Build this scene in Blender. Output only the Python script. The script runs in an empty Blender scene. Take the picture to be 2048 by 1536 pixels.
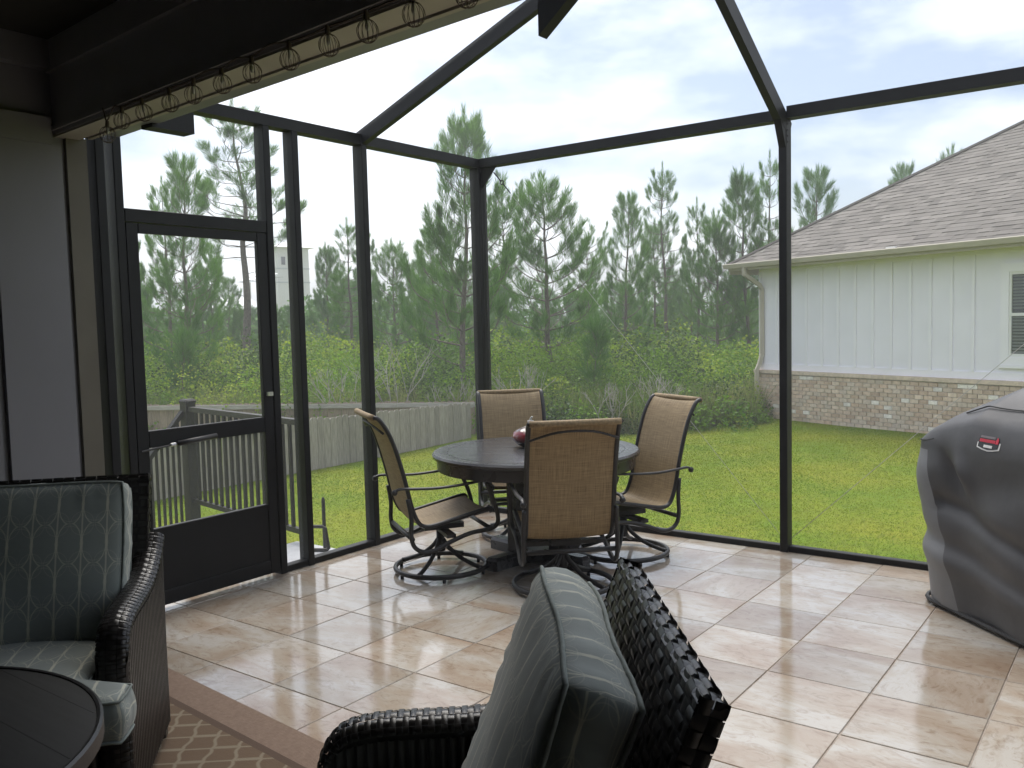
import bpy, math, random
import numpy as np
from mathutils import Vector, Matrix

random.seed(7); RNG = np.random.default_rng(7)
S = bpy.context.scene
COL = S.collection
PI = math.pi

# ---------------------------------------------------------------- camera
YAW, PITCH, ROLL = math.radians(126.502), math.radians(3.996), math.radians(1.41)
FPX, EYE = 1767.94, 1.66
_fw = Vector((math.cos(PITCH) * math.cos(YAW), math.cos(PITCH) * math.sin(YAW), -math.sin(PITCH)))
_r = _fw.cross(Vector((0, 0, 1))).normalized()
_d = _fw.cross(_r)
_r2 = _r * math.cos(ROLL) + _d * math.sin(ROLL)
_d2 = _d * math.cos(ROLL) - _r * math.sin(ROLL)
cam_data = bpy.data.cameras.new('camera')
cam = bpy.data.objects.new('camera', cam_data)
COL.objects.link(cam)
cam.matrix_world = Matrix(((_r2.x, -_d2.x, -_fw.x, 0), (_r2.y, -_d2.y, -_fw.y, 0), (_r2.z, -_d2.z, -_fw.z, EYE), (0, 0, 0, 1)))
cam_data.sensor_width = 36.0
cam_data.lens = 36.0 * FPX / 2048.0
cam_data.clip_start = 0.05
cam_data.clip_end = 2000.0
S.camera = cam
FW = Vector((-0.59485, 0.80384)); RT = Vector((0.80384, 0.59485))


def at(px, py, dist):
    """Point seen at a pixel of the 2048 px photograph, dist metres ahead along the ground."""
    v = _r2 * ((px - 1024) / FPX) + _d2 * ((py - 768) / FPX) + _fw
    t = dist / (v.x * FW.x + v.y * FW.y)
    return Vector((0, 0, EYE)) + v * t


# ---------------------------------------------------------------- sky, sun, exposure
SUN_EL, SUN_AZ = math.radians(62), math.radians(140)     # azimuth counted from +X towards +Y
world = bpy.data.worlds.new('World'); S.world = world; world.use_nodes = True
nt = world.node_tree; nt.nodes.clear()
W = lambda t, **k: nt.nodes.new(t)
sky = W('ShaderNodeTexSky'); sky.sky_type = 'NISHITA'; sky.sun_disc = False
sky.sun_elevation = SUN_EL; sky.sun_rotation = math.radians(90) - SUN_AZ
sky.air_density = 1.0; sky.dust_density = 2.0; sky.ozone_density = 1.0
tc = W('ShaderNodeTexCoord'); mp = W('ShaderNodeMapping'); mp.inputs['Scale'].default_value = (1.0, 1.0, 2.6); mp.inputs['Location'].default_value = (7, 3, 0)
nz = W('ShaderNodeTexNoise'); nz.inputs['Scale'].default_value = 2.4; nz.inputs['Detail'].default_value = 6; nz.inputs['Roughness'].default_value = 0.55
rp = W('ShaderNodeValToRGB'); rp.color_ramp.elements[0].position = 0.42; rp.color_ramp.elements[0].color = (0.1, 0.1, 0.1, 1)
rp.color_ramp.elements[1].position = 0.66; rp.color_ramp.elements[1].color = (1, 1, 1, 1)
mixc = W('ShaderNodeMixRGB'); mixc.inputs['Color2'].default_value = (8.0, 8.15, 8.3, 1)
bg = W('ShaderNodeBackground'); bg.inputs['Strength'].default_value = 0.068
wo = W('ShaderNodeOutputWorld')
L = nt.links.new
L(tc.outputs['Generated'], mp.inputs['Vector']); L(mp.outputs['Vector'], nz.inputs['Vector']); L(nz.outputs['Fac'], rp.inputs['Fac'])
thin = W('ShaderNodeMixRGB'); thin.blend_type = 'MULTIPLY'; thin.inputs['Fac'].default_value = 1; thin.inputs['Color2'].default_value = (0.56, 0.60, 0.65, 1)
L(sky.outputs['Color'], thin.inputs['Color1']); L(thin.outputs['Color'], mixc.inputs['Color1']); L(rp.outputs['Color'], mixc.inputs['Fac'])
L(mixc.outputs['Color'], bg.inputs['Color']); L(bg.outputs['Background'], wo.inputs['Surface'])

sun_data = bpy.data.lights.new('sun', 'SUN'); sun_data.energy = 1.3; sun_data.angle = math.radians(45); sun_data.color = (1.0, 0.95, 0.88)
sun = bpy.data.objects.new('sun', sun_data); COL.objects.link(sun)
sd = Vector((math.cos(SUN_EL) * math.cos(SUN_AZ), math.cos(SUN_EL) * math.sin(SUN_AZ), math.sin(SUN_EL)))
sun.rotation_euler = sd.to_track_quat('Z', 'Y').to_euler()
sun.location = (0, 0, 30)

S.view_settings.view_transform = 'Standard'; S.view_settings.look = 'None'
S.view_settings.exposure = 1.75; S.view_settings.gamma = 1.0; S.view_settings.use_curve_mapping = False
S.render.engine = 'CYCLES'
S.cycles.max_bounces = 6; S.cycles.diffuse_bounces = 3; S.cycles.glossy_bounces = 3
S.cycles.transparent_max_bounces = 10; S.cycles.caustics_reflective = False; S.cycles.caustics_refractive = False
S.cycles.use_denoising = True


# ---------------------------------------------------------------- materials
def new_mat(name):
    m = bpy.data.materials.new(name); m.use_nodes = True
    n = m.node_tree; b = n.nodes['Principled BSDF']
    return m, n, b


def mat(name, col, rough=0.6, var=0.0, scale=8.0, col2=None, bump=0.0, bscale=None, metal=0.0, spec=0.5, coat=0.0, stretch=None, detail=5, rvar=0.0, obj_rand=0.0):
    m, n, b = new_mat(name)
    b.inputs['Roughness'].default_value = rough; b.inputs['Metallic'].default_value = metal
    b.inputs['Specular IOR Level'].default_value = spec; b.inputs['Coat Weight'].default_value = coat
    b.inputs['Base Color'].default_value = (*col, 1)
    lk = n.links.new
    if var or col2 or bump or rvar or obj_rand:
        t = n.nodes.new('ShaderNodeTexCoord'); mp_ = n.nodes.new('ShaderNodeMapping'); nz_ = n.nodes.new('ShaderNodeTexNoise')
        if stretch: mp_.inputs['Scale'].default_value = stretch
        lk(t.outputs['Object'], mp_.inputs['Vector']); lk(mp_.outputs['Vector'], nz_.inputs['Vector'])
        oi = n.nodes.new('ShaderNodeObjectInfo'); mu = n.nodes.new('ShaderNodeMath'); mu.operation = 'MULTIPLY'; mu.inputs[1].default_value = 40
        lk(oi.outputs['Random'], mu.inputs[0]); lk(mu.outputs[0], mp_.inputs['Location'])
        nz_.inputs['Scale'].default_value = scale; nz_.inputs['Detail'].default_value = detail
        c2 = col2 if col2 else tuple(max(0, c * (1 - var)) for c in col)
        c1 = col if col2 else tuple(c * (1 + var) for c in col)
        mx = n.nodes.new('ShaderNodeMixRGB'); mx.inputs['Color1'].default_value = (*c1, 1); mx.inputs['Color2'].default_value = (*c2, 1)
        rr = n.nodes.new('ShaderNodeValToRGB'); rr.color_ramp.elements[0].position = 0.33; rr.color_ramp.elements[1].position = 0.67
        lk(nz_.outputs['Fac'], rr.inputs['Fac']); lk(rr.outputs['Color'], mx.inputs['Fac'])
        out = mx.outputs['Color']
        if obj_rand:
            hs = n.nodes.new('ShaderNodeHueSaturation'); mr = n.nodes.new('ShaderNodeMapRange')
            mr.inputs['To Min'].default_value = 1 - obj_rand; mr.inputs['To Max'].default_value = 1 + obj_rand
            lk(oi.outputs['Random'], mr.inputs['Value']); lk(mr.outputs['Result'], hs.inputs['Value']); lk(out, hs.inputs['Color']); out = hs.outputs['Color']
        lk(out, b.inputs['Base Color'])
        if rvar:
            m2 = n.nodes.new('ShaderNodeMapRange'); m2.inputs['To Min'].default_value = max(0.02, rough - rvar); m2.inputs['To Max'].default_value = rough + rvar
            lk(nz_.outputs['Fac'], m2.inputs['Value']); lk(m2.outputs['Result'], b.inputs['Roughness'])
        if bump:
            nb = n.nodes.new('ShaderNodeTexNoise'); nb.inputs['Scale'].default_value = bscale or scale * 3; nb.inputs['Detail'].default_value = 4
            lk(mp_.outputs['Vector'], nb.inputs['Vector'])
            bp = n.nodes.new('ShaderNodeBump'); bp.inputs['Strength'].default_value = bump; bp.inputs['Distance'].default_value = 0.01
            lk(nb.outputs['Fac'], bp.inputs['Height']); lk(bp.outputs['Normal'], b.inputs['Normal'])
    return m


def leaf_mat(name, c1, c2, trans=0.3, scale=0.8, rough=0.55, vr=0.3):
    m, n, b = new_mat(name); lk = n.links.new
    b.inputs['Roughness'].default_value = rough; b.inputs['Specular IOR Level'].default_value = 0.3
    g = n.nodes.new('ShaderNodeNewGeometry'); nz_ = n.nodes.new('ShaderNodeTexNoise'); nz_.inputs['Scale'].default_value = scale; nz_.inputs['Detail'].default_value = 4
    lk(g.outputs['Position'], nz_.inputs['Vector'])
    rr = n.nodes.new('ShaderNodeValToRGB'); rr.color_ramp.elements[0].position = 0.36; rr.color_ramp.elements[1].position = 0.64
    rr.color_ramp.elements[0].color = (*c1, 1); rr.color_ramp.elements[1].color = (*c2, 1)
    lk(nz_.outputs['Fac'], rr.inputs['Fac'])
    hs = n.nodes.new('ShaderNodeHueSaturation'); mr = n.nodes.new('ShaderNodeMapRange'); mr.inputs['To Min'].default_value = 1 - vr; mr.inputs['To Max'].default_value = 1 + vr
    lk(g.outputs['Random Per Island'], mr.inputs['Value']); lk(mr.outputs['Result'], hs.inputs['Value']); lk(rr.outputs['Color'], hs.inputs['Color'])
    lk(hs.outputs['Color'], b.inputs['Base Color'])
    tr = n.nodes.new('ShaderNodeBsdfTranslucent'); lk(hs.outputs['Color'], tr.inputs['Color'])
    mx = n.nodes.new('ShaderNodeMixShader'); mx.inputs['Fac'].default_value = trans
    lk(b.outputs['BSDF'], mx.inputs[1]); lk(tr.outputs['BSDF'], mx.inputs[2]); lk(mx.outputs['Shader'], n.nodes['Material Output'].inputs['Surface'])
    return m


M = {}
M['bronze'] = mat('bronze_aluminium', (0.011, 0.011, 0.012), 0.5, spec=0.28, var=0.15, scale=3, rvar=0.06)
M['bronze_rail'] = mat('brown_aluminium', (0.022, 0.02, 0.019), 0.5, spec=0.3, var=0.15, scale=3)
M['white_trim'] = mat('white_painted_trim', (0.62, 0.63, 0.62), 0.5, var=0.05, scale=2, bump=0.05)
M['porch_wall'] = mat('porch_wall_paint', (0.185, 0.185, 0.20), 0.6, var=0.05, scale=1.5, bump=0.08)
M['tan_trim'] = mat('tan_trim_paint', (0.13, 0.118, 0.09), 0.6, var=0.08, scale=4)
M['header'] = mat('header_paint', (0.42, 0.41, 0.42), 0.6, var=0.06, scale=2)
M['soffit'] = mat('soffit_paint', (0.42, 0.395, 0.35), 0.6, var=0.08, scale=3)
M['gutter_dark'] = mat('grey_gutter_metal', (0.22, 0.23, 0.25), 0.4, var=0.08, scale=2)
M['ceiling'] = mat('ceiling_boards', (0.03, 0.028, 0.023), 0.7, var=0.08, scale=2, stretch=(1, 8, 1))
M['metal_dark'] = mat('dark_textured_metal', (0.022, 0.021, 0.022), 0.42, var=0.25, scale=30, bump=0.05)
M['steel'] = mat('steel_hardware', (0.5, 0.5, 0.5), 0.35, metal=1.0)
M['cable'] = mat('cable_steel', (0.42, 0.41, 0.38), 0.4, metal=0.6)
M['grout'] = mat('grout', (0.26, 0.22, 0.185), 0.8, var=0.2, scale=20)
M['concrete'] = mat('pale_concrete', (0.42, 0.43, 0.45), 0.45, var=0.12, scale=6, bump=0.1, rvar=0.2)
M['wicker'] = mat('black_brown_wicker', (0.016, 0.014, 0.013), 0.32, var=0.3, scale=25, rvar=0.1)
M['wicker_core'] = mat('wicker_core', (0.008, 0.007, 0.007), 0.7)
M['piping'] = mat('cushion_piping', (0.21, 0.24, 0.225), 0.8, var=0.15, scale=40)
M['table_dark'] = mat('dark_wood_look_aluminium', (0.04, 0.04, 0.043), 0.24, spec=0.75, var=0.35, scale=6, stretch=(1.2, 14, 1), bump=0.08, rvar=0.1)
M['table_rim'] = mat('dark_table_rim', (0.03, 0.029, 0.031), 0.28, var=0.2, scale=10, rvar=0.06)
M['coffee'] = mat('espresso_table', (0.022, 0.022, 0.022), 0.5, var=0.2, scale=5, stretch=(1, 10, 1))
M['mortar'] = mat('mortar', (0.54, 0.49, 0.43), 0.9, var=0.15, scale=15)
for i, c in enumerate([(0.60, 0.475, 0.375), (0.64, 0.53, 0.43), (0.54, 0.41, 0.315), (0.80, 0.76, 0.71), (0.60, 0.51, 0.43)]):
    M['brick%d' % i] = mat('tumbled_brick_%d' % i, c, 0.85, var=0.14, scale=14, bump=0.3, obj_rand=0.12)
M['siding'] = mat('white_siding', (0.86, 0.845, 0.93), 0.55, var=0.03, scale=1.5)
M['batten'] = mat('white_batten', (0.89, 0.875, 0.94), 0.55, var=0.03, scale=2)
M['beige_metal'] = mat('beige_gutter', (0.46, 0.42, 0.35), 0.45, var=0.06, scale=3)
M['vinyl'] = mat('white_vinyl', (0.78, 0.78, 0.78), 0.4)
M['blind'] = mat('window_blind', (0.14, 0.16, 0.15), 0.6)
M['fence'] = mat('weathered_pine_picket', (0.31, 0.285, 0.25), 0.9, var=0.22, scale=5, stretch=(14, 14, 1.2), bump=0.25, obj_rand=0.16)
M['fence_rail'] = mat('weathered_fence_rail', (0.36, 0.34, 0.32), 0.9, var=0.2, scale=6, stretch=(1, 10, 10))
M['fence_brown'] = mat('brown_pine_picket', (0.25, 0.20, 0.155), 0.9, var=0.22, scale=5, stretch=(14, 14, 1.2), obj_rand=0.16)
M['bark'] = mat('pine_bark', (0.15, 0.125, 0.105), 0.95, var=0.35, scale=9, bump=0.5, stretch=(3, 3, 1))
M['twig'] = mat('dead_grey_twigs', (0.34, 0.32, 0.29), 0.9, var=0.2, scale=12)
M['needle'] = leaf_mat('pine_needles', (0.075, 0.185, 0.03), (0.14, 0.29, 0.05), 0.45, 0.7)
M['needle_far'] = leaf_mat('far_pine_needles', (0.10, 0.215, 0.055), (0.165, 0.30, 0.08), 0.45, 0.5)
M['leaf_mid'] = leaf_mat('broad_leaves', (0.085, 0.19, 0.014), (0.185, 0.325, 0.022), 0.45, 0.55)
M['leaf_yellow'] = leaf_mat('yellow_green_leaves', (0.17, 0.29, 0.02), (0.34, 0.42, 0.045), 0.45, 0.9)
M['leaf_dark'] = leaf_mat('dark_leaves', (0.035, 0.075, 0.015), (0.09, 0.155, 0.025), 0.35, 0.6)
M['weed'] = leaf_mat('tall_weeds', (0.13, 0.20, 0.05), (0.30, 0.31, 0.12), 0.4, 1.2)
M['grass_blade'] = leaf_mat('grass_blades', (0.115, 0.21, 0.002), (0.215, 0.255, 0.006), 0.42, 0.7, vr=0.10)
M['tower'] = mat('pale_stucco', (0.62, 0.62, 0.60), 0.7, var=0.03, scale=1)
M['tower_band'] = mat('grey_band', (0.42, 0.44, 0.45), 0.7)
M['white_roof'] = mat('white_metal_roof', (0.75, 0.76, 0.77), 0.45)
M['glass_dark'] = mat('dark_window_glass', (0.03, 0.04, 0.045), 0.08, spec=0.6)
M['roof_tan'] = mat('far_tan_roof', (0.45, 0.40, 0.36), 0.8, var=0.1, scale=2)
M['hem'] = mat('black_hem', (0.015, 0.015, 0.016), 0.6)
M['cover'] = mat('grey_vinyl_cover', (0.072, 0.072, 0.076), 0.5, var=0.12, scale=5, bump=0.18, bscale=14, rvar=0.08)
M['cover_lit'] = mat('yard_lit_vinyl_cover', (0.17, 0.175, 0.185), 0.5, var=0.10, scale=5, bump=0.15, bscale=14)  # paler grey paints in the yard light this end catches
M['badge_black'] = mat('badge_black', (0.015, 0.015, 0.016), 0.4)
M['badge_white'] = mat('badge_white', (0.75, 0.75, 0.74), 0.5)
M['badge_red'] = mat('badge_red', (0.55, 0.03, 0.06), 0.5)
M['badge_grey'] = mat('badge_grey', (0.22, 0.20, 0.21), 0.5)
M['black_iron'] = mat('black_iron', (0.015, 0.015, 0.015), 0.5)
M['wire'] = mat('rusty_brown_wire', (0.10, 0.08, 0.065), 0.5)
M['bulb'] = mat('clear_bulb', (0.5, 0.5, 0.47), 0.1, spec=0.6)


def screen_mat():
    m, n, b = new_mat('insect_screen'); lk = n.links.new
    b.inputs['Base Color'].default_value = (0.28, 0.28, 0.28, 1); b.inputs['Roughness'].default_value = 0.7
    tr = n.nodes.new('ShaderNodeBsdfTransparent'); tl = n.nodes.new('ShaderNodeBsdfTranslucent'); tl.inputs['Color'].default_value = (0.82, 0.83, 0.84, 1)  # pale translucent share also imitates the milky lens glare
    a = n.nodes.new('ShaderNodeMixShader'); a.inputs['Fac'].default_value = 0.5
    lk(b.outputs['BSDF'], a.inputs[1]); lk(tl.outputs['BSDF'], a.inputs[2])
    mx = n.nodes.new('ShaderNodeMixShader'); mx.inputs['Fac'].default_value = 0.06
    lk(tr.outputs['BSDF'], mx.inputs[1]); lk(a.outputs['Shader'], mx.inputs[2]); lk(mx.outputs['Shader'], n.nodes['Material Output'].inputs['Surface'])
    return m


M['screen'] = screen_mat()


def tile_mat():
    m, n, b = new_mat('wet_travertine'); lk = n.links.new
    t = n.nodes.new('ShaderNodeTexCoord'); oi = n.nodes.new('ShaderNodeObjectInfo')
    mu = n.nodes.new('ShaderNodeMath'); mu.operation = 'MULTIPLY'; mu.inputs[1].default_value = 60; lk(oi.outputs['Random'], mu.inputs[0])
    mp_ = n.nodes.new('ShaderNodeMapping'); mp_.inputs['Scale'].default_value = (1.0, 1.9, 1); mp_.inputs['Rotation'].default_value = (0, 0, 0.25)
    lk(t.outputs['Object'], mp_.inputs['Vector']); lk(mu.outputs[0], mp_.inputs['Location'])
    n1 = n.nodes.new('ShaderNodeTexNoise'); n1.inputs['Scale'].default_value = 1.8; n1.inputs['Detail'].default_value = 5; n1.inputs['Roughness'].default_value = 0.62; n1.inputs['Distortion'].default_value = 0.5
    n2 = n.nodes.new('ShaderNodeTexNoise'); n2.inputs['Scale'].default_value = 10; n2.inputs['Detail'].default_value = 6; n2.inputs['Roughness'].default_value = 0.7; n2.inputs['Distortion'].default_value = 1.5
    lk(mp_.outputs['Vector'], n1.inputs['Vector']); lk(mp_.outputs['Vector'], n2.inputs['Vector'])
    r1 = n.nodes.new('ShaderNodeValToRGB'); e = r1.color_ramp.elements
    e[0].position = 0.30; e[0].color = (0.265, 0.195, 0.14, 1); e[1].position = 0.60; e[1].color = (0.40, 0.376, 0.34, 1)
    k = r1.color_ramp.elements.new(0.45); k.color = (0.325, 0.27, 0.215, 1); k = r1.color_ramp.elements.new(0.53); k.color = (0.36, 0.322, 0.272, 1)
    lk(n1.outputs['Fac'], r1.inputs['Fac'])
    r2 = n.nodes.new('ShaderNodeValToRGB'); r2.color_ramp.elements[0].position = 0.30; r2.color_ramp.elements[0].color = (0.62, 0.52, 0.44, 1); r2.color_ramp.elements[1].position = 0.50; r2.color_ramp.elements[1].color = (1, 1, 1, 1)
    lk(n2.outputs['Fac'], r2.inputs['Fac'])
    mx = n.nodes.new('ShaderNodeMixRGB'); mx.blend_type = 'MULTIPLY'; mx.inputs['Fac'].default_value = 0.75
    lk(r1.outputs['Color'], mx.inputs['Color1']); lk(r2.outputs['Color'], mx.inputs['Color2'])
    hs = n.nodes.new('ShaderNodeHueSaturation'); mr = n.nodes.new('ShaderNodeMapRange'); mr.inputs['To Min'].default_value = 0.82; mr.inputs['To Max'].default_value = 1.12
    lk(oi.outputs['Random'], mr.inputs['Value']); lk(mr.outputs['Result'], hs.inputs['Value']); lk(mx.outputs['Color'], hs.inputs['Color'])
    lk(hs.outputs['Color'], b.inputs['Base Color'])
    g = n.nodes.new('ShaderNodeNewGeometry'); n3 = n.nodes.new('ShaderNodeTexNoise'); n3.inputs['Scale'].default_value = 1.1; n3.inputs['Detail'].default_value = 3
    lk(g.outputs['Position'], n3.inputs['Vector'])
    m3 = n.nodes.new('ShaderNodeMapRange'); m3.inputs['From Min'].default_value = 0.38; m3.inputs['From Max'].default_value = 0.62
    m3.inputs['To Min'].default_value = 0.03; m3.inputs['To Max'].default_value = 0.085
    lk(n3.outputs['Fac'], m3.inputs['Value']); lk(m3.outputs['Result'], b.inputs['Roughness'])
    b.inputs['Specular IOR Level'].default_value = 0.8
    bp = n.nodes.new('ShaderNodeBump'); bp.inputs['Strength'].default_value = 0.035; bp.inputs['Distance'].default_value = 0.01
    lk(n2.outputs['Fac'], bp.inputs['Height']); lk(bp.outputs['Normal'], b.inputs['Normal'])
    return m


M['tile'] = tile_mat()


class NB:
    """Tiny helper to write node math."""
    def __init__(self, n): self.n = n
    def m(self, op, a, b=None, c=None, clamp=False):
        k = self.n.nodes.new('ShaderNodeMath'); k.operation = op; k.use_clamp = clamp
        for i, v in enumerate((a, b, c)):
            if v is None: continue
            if isinstance(v, (int, float)): k.inputs[i].default_value = v
            else: self.n.links.new(v, k.inputs[i])
        return k.outputs[0]
    def line(self, d, w):            # 1 where |d| < w, soft edge
        a = self.m('ABSOLUTE', d); q = self.m('DIVIDE', a, w); return self.m('SUBTRACT', 1.0, self.m('SUBTRACT', self.m('MULTIPLY', q, 1.6), 0.6, clamp=True), clamp=True)


def cushion_mat():
    m, n, b = new_mat('sage_cushion_fabric'); lk = n.links.new; q = NB(n)
    uv = n.nodes.new('ShaderNodeUVMap'); sp = n.nodes.new('ShaderNodeSeparateXYZ'); lk(uv.outputs['UV'], sp.inputs['Vector'])
    P, Q = 0.085, 0.15
    u = q.m('DIVIDE', sp.outputs['X'], P); v = q.m('DIVIDE', sp.outputs['Y'], Q)
    fu = q.m('SUBTRACT', q.m('FRACT', u), 0.5); fv = q.m('SUBTRACT', q.m('FRACT', v), 0.5)
    su = q.m('SUBTRACT', q.m('FRACT', q.m('ADD', u, 0.5)), 0.5)      # 0 on the stripe
    near = q.m('SUBTRACT', 1.0, q.m('MULTIPLY', q.m('ABSOLUTE', fv), 6.0), clamp=True)
    sw = q.m('ADD', 0.045, q.m('MULTIPLY', near, 0.05))
    stripe = q.line(su, sw)
    def ell(fu_, fv_, a, b_, w):
        r = q.m('SQRT', q.m('ADD', q.m('POWER', q.m('ABSOLUTE', q.m('DIVIDE', fu_, a)), 2), q.m('POWER', q.m('ABSOLUTE', q.m('DIVIDE', fv_, b_)), 2)))
        return q.line(q.m('SUBTRACT', r, 1.0), w)
    e1 = ell(fu, fv, 0.48, 0.52, 0.05)
    fv2 = q.m('SUBTRACT', q.m('FRACT', q.m('ADD', v, 0.5)), 0.5)
    e2 = ell(su, fv2, 0.47, 0.30, 0.045)
    e3 = ell(fu, fv, 0.62, 0.44, 0.03)
    tot = q.m('ADD', q.m('ADD', q.m('MULTIPLY', stripe, 0.8), q.m('MULTIPLY', e1, 0.6)), q.m('ADD', q.m('MULTIPLY', e2, 0.22), q.m('MULTIPLY', e3, 0.25)), clamp=True)
    t = n.nodes.new('ShaderNodeTexCoord'); nz_ = n.nodes.new('ShaderNodeTexNoise'); nz_.inputs['Scale'].default_value = 6; lk(t.outputs['Object'], nz_.inputs['Vector'])
    base = n.nodes.new('ShaderNodeMixRGB'); base.inputs['Color1'].default_value = (0.195, 0.225, 0.212, 1); base.inputs['Color2'].default_value = (0.225, 0.255, 0.24, 1); lk(nz_.outputs['Fac'], base.inputs['Fac'])
    mx = n.nodes.new('ShaderNodeMixRGB'); mx.inputs['Color2'].default_value = (0.50, 0.50, 0.41, 1); lk(base.outputs['Color'], mx.inputs['Color1']); lk(tot, mx.inputs['Fac'])
    lk(mx.outputs['Color'], b.inputs['Base Color'])
    b.inputs['Roughness'].default_value = 0.75; b.inputs['Sheen Weight'].default_value = 0.25
    wv = n.nodes.new('ShaderNodeTexNoise'); wv.inputs['Scale'].default_value = 9; wv.inputs['Detail'].default_value = 3; lk(t.outputs['Object'], wv.inputs['Vector'])
    bp = n.nodes.new('ShaderNodeBump'); bp.inputs['Strength'].default_value = 0.22; bp.inputs['Distance'].default_value = 0.012
    lk(wv.outputs['Fac'], bp.inputs['Height']); lk(bp.outputs['Normal'], b.inputs['Normal'])
    return m


M['cushion'] = cushion_mat()


def sling_mat():
    m, n, b = new_mat('tan_sling_weave'); lk = n.links.new; q = NB(n)
    uv = n.nodes.new('ShaderNodeUVMap'); sp = n.nodes.new('ShaderNodeSeparateXYZ'); lk(uv.outputs['UV'], sp.inputs['Vector'])
    gx = q.m('ABSOLUTE', q.m('SUBTRACT', q.m('FRACT', q.m('MULTIPLY', sp.outputs['X'], 150)), 0.5)); gy = q.m('ABSOLUTE', q.m('SUBTRACT', q.m('FRACT', q.m('MULTIPLY', sp.outputs['Y'], 150)), 0.5))
    g = q.m('MULTIPLY', q.m('ADD', gx, gy), 1.0, clamp=True)
    mp_ = n.nodes.new('ShaderNodeMapping'); mp_.inputs['Scale'].default_value = (160, 7, 1); lk(uv.outputs['UV'], mp_.inputs['Vector'])
    nz_ = n.nodes.new('ShaderNodeTexNoise'); nz_.inputs['Scale'].default_value = 1.0; nz_.inputs['Detail'].default_value = 3; lk(mp_.outputs['Vector'], nz_.inputs['Vector'])
    mp2 = n.nodes.new('ShaderNodeMapping'); mp2.inputs['Scale'].default_value = (7, 160, 1); lk(uv.outputs['UV'], mp2.inputs['Vector'])
    nz2 = n.nodes.new('ShaderNodeTexNoise'); nz2.inputs['Scale'].default_value = 1.0; nz2.inputs['Detail'].default_value = 3; lk(mp2.outputs['Vector'], nz2.inputs['Vector'])
    f = q.m('ADD', q.m('MULTIPLY', g, 0.35), q.m('MULTIPLY', q.m('ADD', nz_.outputs['Fac'], nz2.outputs['Fac']), 0.42))
    rr = n.nodes.new('ShaderNodeValToRGB'); rr.color_ramp.elements[0].position = 0.35; rr.color_ramp.elements[0].color = (0.12, 0.08, 0.042, 1)
    rr.color_ramp.elements[1].position = 0.85; rr.color_ramp.elements[1].color = (0.56, 0.425, 0.245, 1); lk(f, rr.inputs['Fac'])
    lk(rr.outputs['Color'], b.inputs['Base Color']); b.inputs['Roughness'].default_value = 0.6
    tr = n.nodes.new('ShaderNodeBsdfTranslucent'); lk(rr.outputs['Color'], tr.inputs['Color'])
    mx = n.nodes.new('ShaderNodeMixShader'); mx.inputs['Fac'].default_value = 0.25
    lk(b.outputs['BSDF'], mx.inputs[1]); lk(tr.outputs['BSDF'], mx.inputs[2]); lk(mx.outputs['Shader'], n.nodes['Material Output'].inputs['Surface'])
    return m


M['sling'] = sling_mat()
M['sling_roll'] = mat('tan_sling_roll', (0.26, 0.19, 0.105), 0.7, var=0.25, scale=60, bump=0.2)


def rug_mat():
    m, n, b = new_mat('trellis_rug'); lk = n.links.new; q = NB(n)
    t = n.nodes.new('ShaderNodeTexCoord'); sp = n.nodes.new('ShaderNodeSeparateXYZ'); lk(t.outputs['Object'], sp.inputs['Vector'])
    X, Y = sp.outputs['X'], sp.outputs['Y']
    d = q.m('SUBTRACT', 0.0, Y)                                # distance in from the edge
    inner = q.m('GREATER_THAN', d, 0.20)
    stripe = q.m('MULTIPLY', q.m('GREATER_THAN', d, 0.165), q.m('LESS_THAN', d, 0.20))
    fx = q.m('SUBTRACT', q.m('FRACT', q.m('MULTIPLY', X, 6.5)), 0.5); fy = q.m('SUBTRACT', q.m('FRACT', q.m('MULTIPLY', Y, 6.5)), 0.5)
    a = q.m('ADD', q.m('ABSOLUTE', fx), q.m('ABSOLUTE', fy))
    wig = q.m('MULTIPLY', q.m('SINE', q.m('MULTIPLY', q.m('SUBTRACT', X, Y), 41)), 0.06)
    lat = q.line(q.m('SUBTRACT', q.m('ADD', a, wig), 0.5), 0.09)
    nz_ = n.nodes.new('ShaderNodeTexNoise'); nz_.inputs['Scale'].default_value = 60; lk(t.outputs['Object'], nz_.inputs['Vector'])
    gx = q.m('SINE', q.m('MULTIPLY', X, 900)); gy = q.m('SINE', q.m('MULTIPLY', Y, 900)); wv = q.m('ADD', q.m('MULTIPLY', q.m('MULTIPLY', gx, gy), 0.5), q.m('MULTIPLY', nz_.outputs['Fac'], 1.0))
    c0 = n.nodes.new('ShaderNodeMixRGB'); c0.inputs['Color1'].default_value = (0.13, 0.085, 0.06, 1); c0.inputs['Color2'].default_value = (0.225, 0.16, 0.12, 1); lk(wv, c0.inputs['Fac'])
    c1 = n.nodes.new('ShaderNodeMixRGB'); c1.inputs['Color1'].default_value = (0.115, 0.075, 0.045, 1); c1.inputs['Color2'].default_value = (0.20, 0.165, 0.115, 1); lk(lat, c1.inputs['Fac'])
    c2 = n.nodes.new('ShaderNodeMixRGB'); lk(inner, c2.inputs['Fac']); lk(c0.outputs['Color'], c2.inputs['Color1']); lk(c1.outputs['Color'], c2.inputs['Color2'])
    c3 = n.nodes.new('ShaderNodeMixRGB'); c3.inputs['Color2'].default_value = (0.08, 0.05, 0.033, 1); lk(stripe, c3.inputs['Fac']); lk(c2.outputs['Color'], c3.inputs['Color1'])
    lk(c3.outputs['Color'], b.inputs['Base Color']); b.inputs['Roughness'].default_value = 0.95
    bp = n.nodes.new('ShaderNodeBump'); bp.inputs['Strength'].default_value = 0.5; bp.inputs['Distance'].default_value = 0.003
    lk(wv, bp.inputs['Height']); lk(bp.outputs['Normal'], b.inputs['Normal'])
    return m


M['rug'] = rug_mat()


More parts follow.
